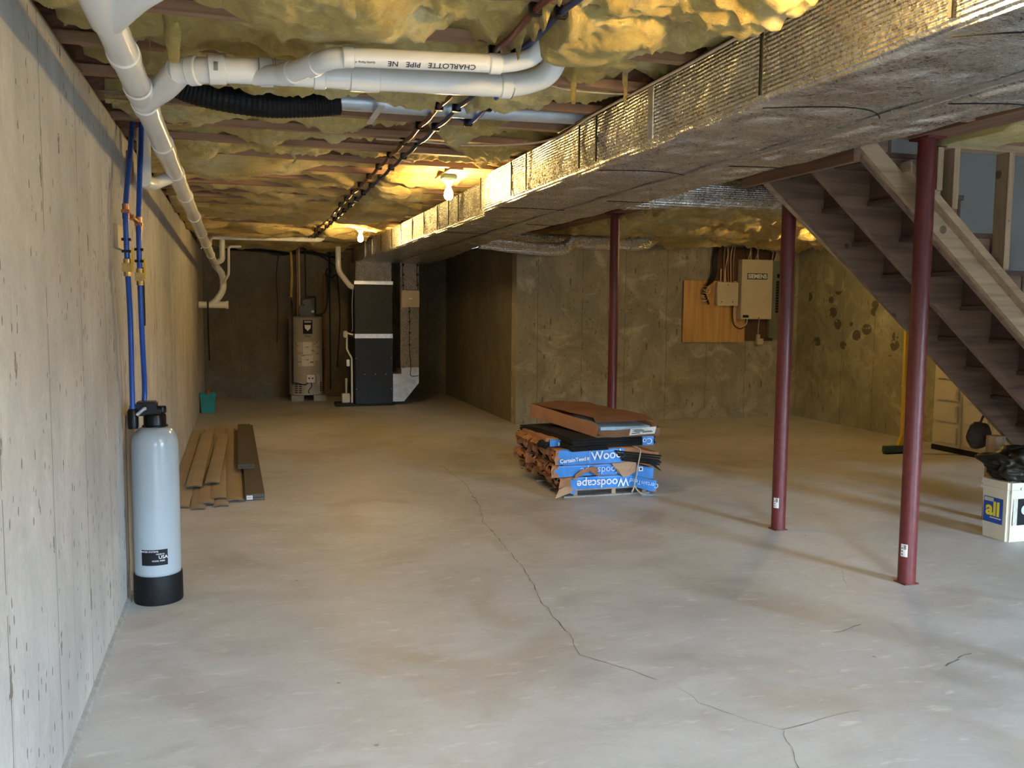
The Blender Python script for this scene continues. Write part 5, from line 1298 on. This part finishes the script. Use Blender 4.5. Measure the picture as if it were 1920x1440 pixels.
# top loose stacks
def stack(label, cx, cy, rz, L, W, z0, n, th, mname='shingle', tilt=0.0, bend=0.0, group=None, name='shingle_stack'):
    t = thing(name, label, 'shingles', (cx, cy, z0), rz, group)
    b = BM()
    for i in range(n):
        dx, dy = random.uniform(-.012, .012), random.uniform(-.015, .015); z = z0 + i * th
        g = []
        vs0 = []
        for k in range(9):
            yy = -L / 2 + L * k / 8
            for (xx) in (-W / 2, W / 2):
                for zz in (0, th * 0.85):
                    vs0.append(b.verts.new((cx, cy, 0)))
                    lz = z + zz - tilt * (yy + L / 2) + bend * (yy / (L / 2)) ** 2 * -1
                    p = Matrix.Rotation(rz, 3, 'Z') @ Vector((xx + dx, yy + dy, 0)); vs0[-1].co = Vector((cx + p.x, cy + p.y, lz + 0.002 * noise.noise(Vector((xx * 9, yy * 9, i)))))
        for k in range(8):
            a = vs0[k * 4:k * 4 + 4]; c = vs0[k * 4 + 4:k * 4 + 8]
            for q, r_ in ((0, 1), (1, 3), (3, 2), (2, 0)): b.faces.new((a[q], a[r_], c[r_], c[q]))
        b.faces.new([vs0[q] for q in (0, 1, 3, 2)]); b.faces.new([vs0[-4 + q] for q in (0, 2, 3, 1)])
    obj('shingles', b, mname, t)
    return t
stack('loose stack of bare black shingles draped over the pile on the left', 2.56, 6.88, 0.14, 0.95, 0.33, 0.392, 8, 0.012, bend=0.016)
sk = stack('flat black shingle stack under the top carton, front right of the pile', 2.96, 6.64, math.pi / 2 + 0.02, 0.50, 0.34, 0.392, 6, 0.012)
b = BM(); box(b, 3.10, 3.20, 6.455, 6.80, 0.392, 0.468); crumple(b, 0.004, 9, 3, 3); obj('wrapper_end', b, 'blue', sk, label='blue wrapper end')
text('lettering', 'Co', 0.07, (3.14, 6.447, 0.43), '-y', 'white_ink', sk, 0.0005, flip=True)
t = thing('shingle_bundle', 'partly unwrapped bundle with a small blue end, top left of the pile', 'bundle', (2.33, 6.9, 0.39), 0, GS)
b = BM(); box(b, 2.315, 2.455, 6.60, 7.2, 0.392, 0.452)
crumple(b, 0.012, 9, 6, 5); obj('wrapper', b, 'kraft', t)
b = BM(); box(b, 2.345, 2.452, 6.572, 6.598, 0.393, 0.446); crumple(b, 0.002, 9, 6, 2); obj('blue_end', b, 'blue', t)
b = BM(); box(b, 2.415, 2.44, 6.566, 6.571, 0.40, 0.425); obj('emblem', b, 'white_ink', t)
b = blob(2.315, 6.64, 0.405, 0.045, 0.07, 0.028, 4, 0.3); obj('exposed_shingles', b, 'shingle', t)
for q in range(3):
    b = sheet(lambda u, v: Vector((2.27 + 0.13 * u + 0.02 * noise.noise(Vector((u * 4, v * 4, q))), 6.70 + 0.2 * q + 0.17 * v, 0.448 + 0.018 * noise.noise(Vector((u * 5, v * 5, q + 5))) - 0.05 * (1 - u) ** 2)), 10, 10)
    obj('torn_flap', b, 'kraft', t, label='brown torn paper flap')
# top carton, long axis running back-left, tipped open toward the camera
t = thing('open_carton', 'open brown cardboard carton lying tilted on top of the pile', 'carton', (2.9, 6.9, 0.5))
A = Vector((2.70, 6.45, 0.470)); Bc = Vector((3.215, 6.46, 0.468)); Cc = Vector((2.945, 7.38, 0.545)); D = Vector((2.42, 7.30, 0.550))
upv = Vector((0, 0, 0.112))
def quad_slab(b, p, q, r, s, th):
    n = (q - p).cross(s - p).normalized() * th
    lo = [b.verts.new(v) for v in (p, q, r, s)]; hi = [b.verts.new(v + n) for v in (p, q, r, s)]
    b.faces.new(lo[::-1]); b.faces.new(hi)
    for i in range(4): b.faces.new((lo[i], lo[(i + 1) % 4], hi[(i + 1) % 4], hi[i]))
b = BM(); quad_slab(b, A, Bc, Cc, D, 0.004)
quad_slab(b, A, D, D + upv, A + upv * 0.95, 0.004); quad_slab(b, Bc, Cc, Cc + upv, Bc + upv * 0.9, 0.004); quad_slab(b, D, Cc, Cc + upv, D + upv, 0.004)
obj('tray', b, 'carton', t)
E_ = A + upv; F_ = Bc + upv * 1.35 + Vector((-0.02, 0.12, 0)); G_ = Cc + upv; H_ = D + upv
b = BM(); mA = E_ + Vector((0.03, 0.16, 0.03)); mB = F_
quad_slab(b, E_, mA + Vector((0.0, 0.0, 0.0)), mA + Vector((0, 0.001, 0.001)), E_ + Vector((0, 0, 0.001)), 0.001)
def topf(u, v):
    p = mA.lerp(Bc + upv * 1.1 + Vector((0, 0.16, 0.03)), u); q = H_.lerp(G_, u); r = p.lerp(q, v)
    return r + Vector((0, 0, 0.012 * math.sin(math.pi * u) + 0.010 * noise.noise(Vector((u * 3, v * 5, 1)))))
b.free(); b = sheet(topf, 14, 20); bmesh.ops.solidify(b, geom=list(b.faces), thickness=0.003); obj('lid', b, 'carton', t, smooth=40)
def flapf(u, v):
    p = mA.lerp(Bc + upv * 1.1 + Vector((0, 0.16, 0.03)), u); q = (A + upv * 1.0).lerp(Bc + upv * 1.08, u) + Vector((0, 0.03, 0.004))
    return p.lerp(q, v) + Vector((0, 0, 0.012 * math.sin(math.pi * u) * (1 - v)))
b = sheet(flapf, 12, 5); bmesh.ops.solidify(b, geom=list(b.faces), thickness=0.003); obj('lid_flap', b, 'carton', t, label='front flap bent down')
lipA = A + Vector((0, -0.006, 0)); lipB = Bc + Vector((0.03, -0.01, 0))
b = sheet(lambda u, v: lipA.lerp(lipB, u) + Vector((0, -0.012 * v * u, (0.056 + 0.012 * u) * v + 0.004 * noise.noise(Vector((u * 5, v, 0))))), 12, 4); bmesh.ops.solidify(b, geom=list(b.faces), thickness=0.003); obj('front_lip', b, 'carton', t)
b = sheet(lambda u, v: lipB + Vector((0.05 * u, 0.0 + 0.13 * u, 0.06 * v + 0.02 * u)), 4, 3); bmesh.ops.solidify(b, geom=list(b.faces), thickness=0.003); obj('side_flap', b, 'carton', t)
b = BM(); quad_slab(b, A + Vector((0.03, 0.006, 0.006)), Bc + Vector((-0.05, 0.006, 0.006)), Bc + Vector((-0.15, 0.5, 0.045)), A + Vector((-0.08, 0.5, 0.05)), 0.078); crumple(b, 0.003, 8, 1, 3); obj('contents', b, 'blue_pale', t, label='pale blue wrapped contents')
c0 = A.lerp(Bc, 0.53) + Vector((0, -0.016, 0.012)); c1 = A.lerp(Bc, 0.97) + Vector((0, -0.020, 0.022))
b = BM(); quad_slab(b, c0, c1, c1 + Vector((0.012, -0.005, 0.058)), c0 + Vector((0.012, -0.002, 0.055)), 0.0012); lb = obj('shipping_label', b, 'label', t)
for q, (u0, u1, v) in enumerate(((0.08, 0.6, 0.75), (0.15, 0.8, 0.62), (0.1, 0.55, 0.5), (0.2, 0.85, 0.42), (0.08, 0.4, 0.22), (0.5, 0.9, 0.28))):
    b = BM(); p0 = c0.lerp(c1, u0) + Vector((0.012 * v, -0.0035, 0.055 * v)); p1 = c0.lerp(c1, u1) + Vector((0.012 * v, -0.0035, 0.055 * v)); quad_slab(b, p0, p1, p1 + Vector((0, 0, 0.006)), p0 + Vector((0, 0, 0.006)), 0.0006); obj('print', b, 'ink' if q > 3 else 'panel_grey', lb)
# twine
pts = [(3.02, 6.50, 0.392), (3.055, 6.405, 0.372), (3.05, 6.385, 0.34), (3.035, 6.385, 0.26), (3.02, 6.385, 0.16), (3.005, 6.385, 0.10), (3.00, 6.38, 0.08)]
b = BM(); tube(b, spline(pts, 8), 0.0055, 8); tube(b, spline([(3.0, 6.38, 0.08), (2.985, 6.37, 0.05), (2.97, 6.36, 0.035)], 6), 0.006, 8); tube(b, spline([(3.0, 6.38, 0.085), (3.02, 6.37, 0.05), (3.05, 6.35, 0.02), (3.09, 6.34, 0.012)], 6), 0.006, 8)
tag(obj('tie_string', b, 'rope', smooth=True), 'white twine knotted round the right side of the shingle pile', 'string')
b = sheet(lambda u, v: Vector((3.04 + 0.13 * u, 6.31 + 0.08 * v, 0.004 + 0.015 * abs(noise.noise(Vector((u * 3, v * 3, 2)))))), 8, 6); tag(obj('plastic_scrap', b, 'blue_pale'), 'small pale plastic scrap on the floor by the pallet', 'scrap')
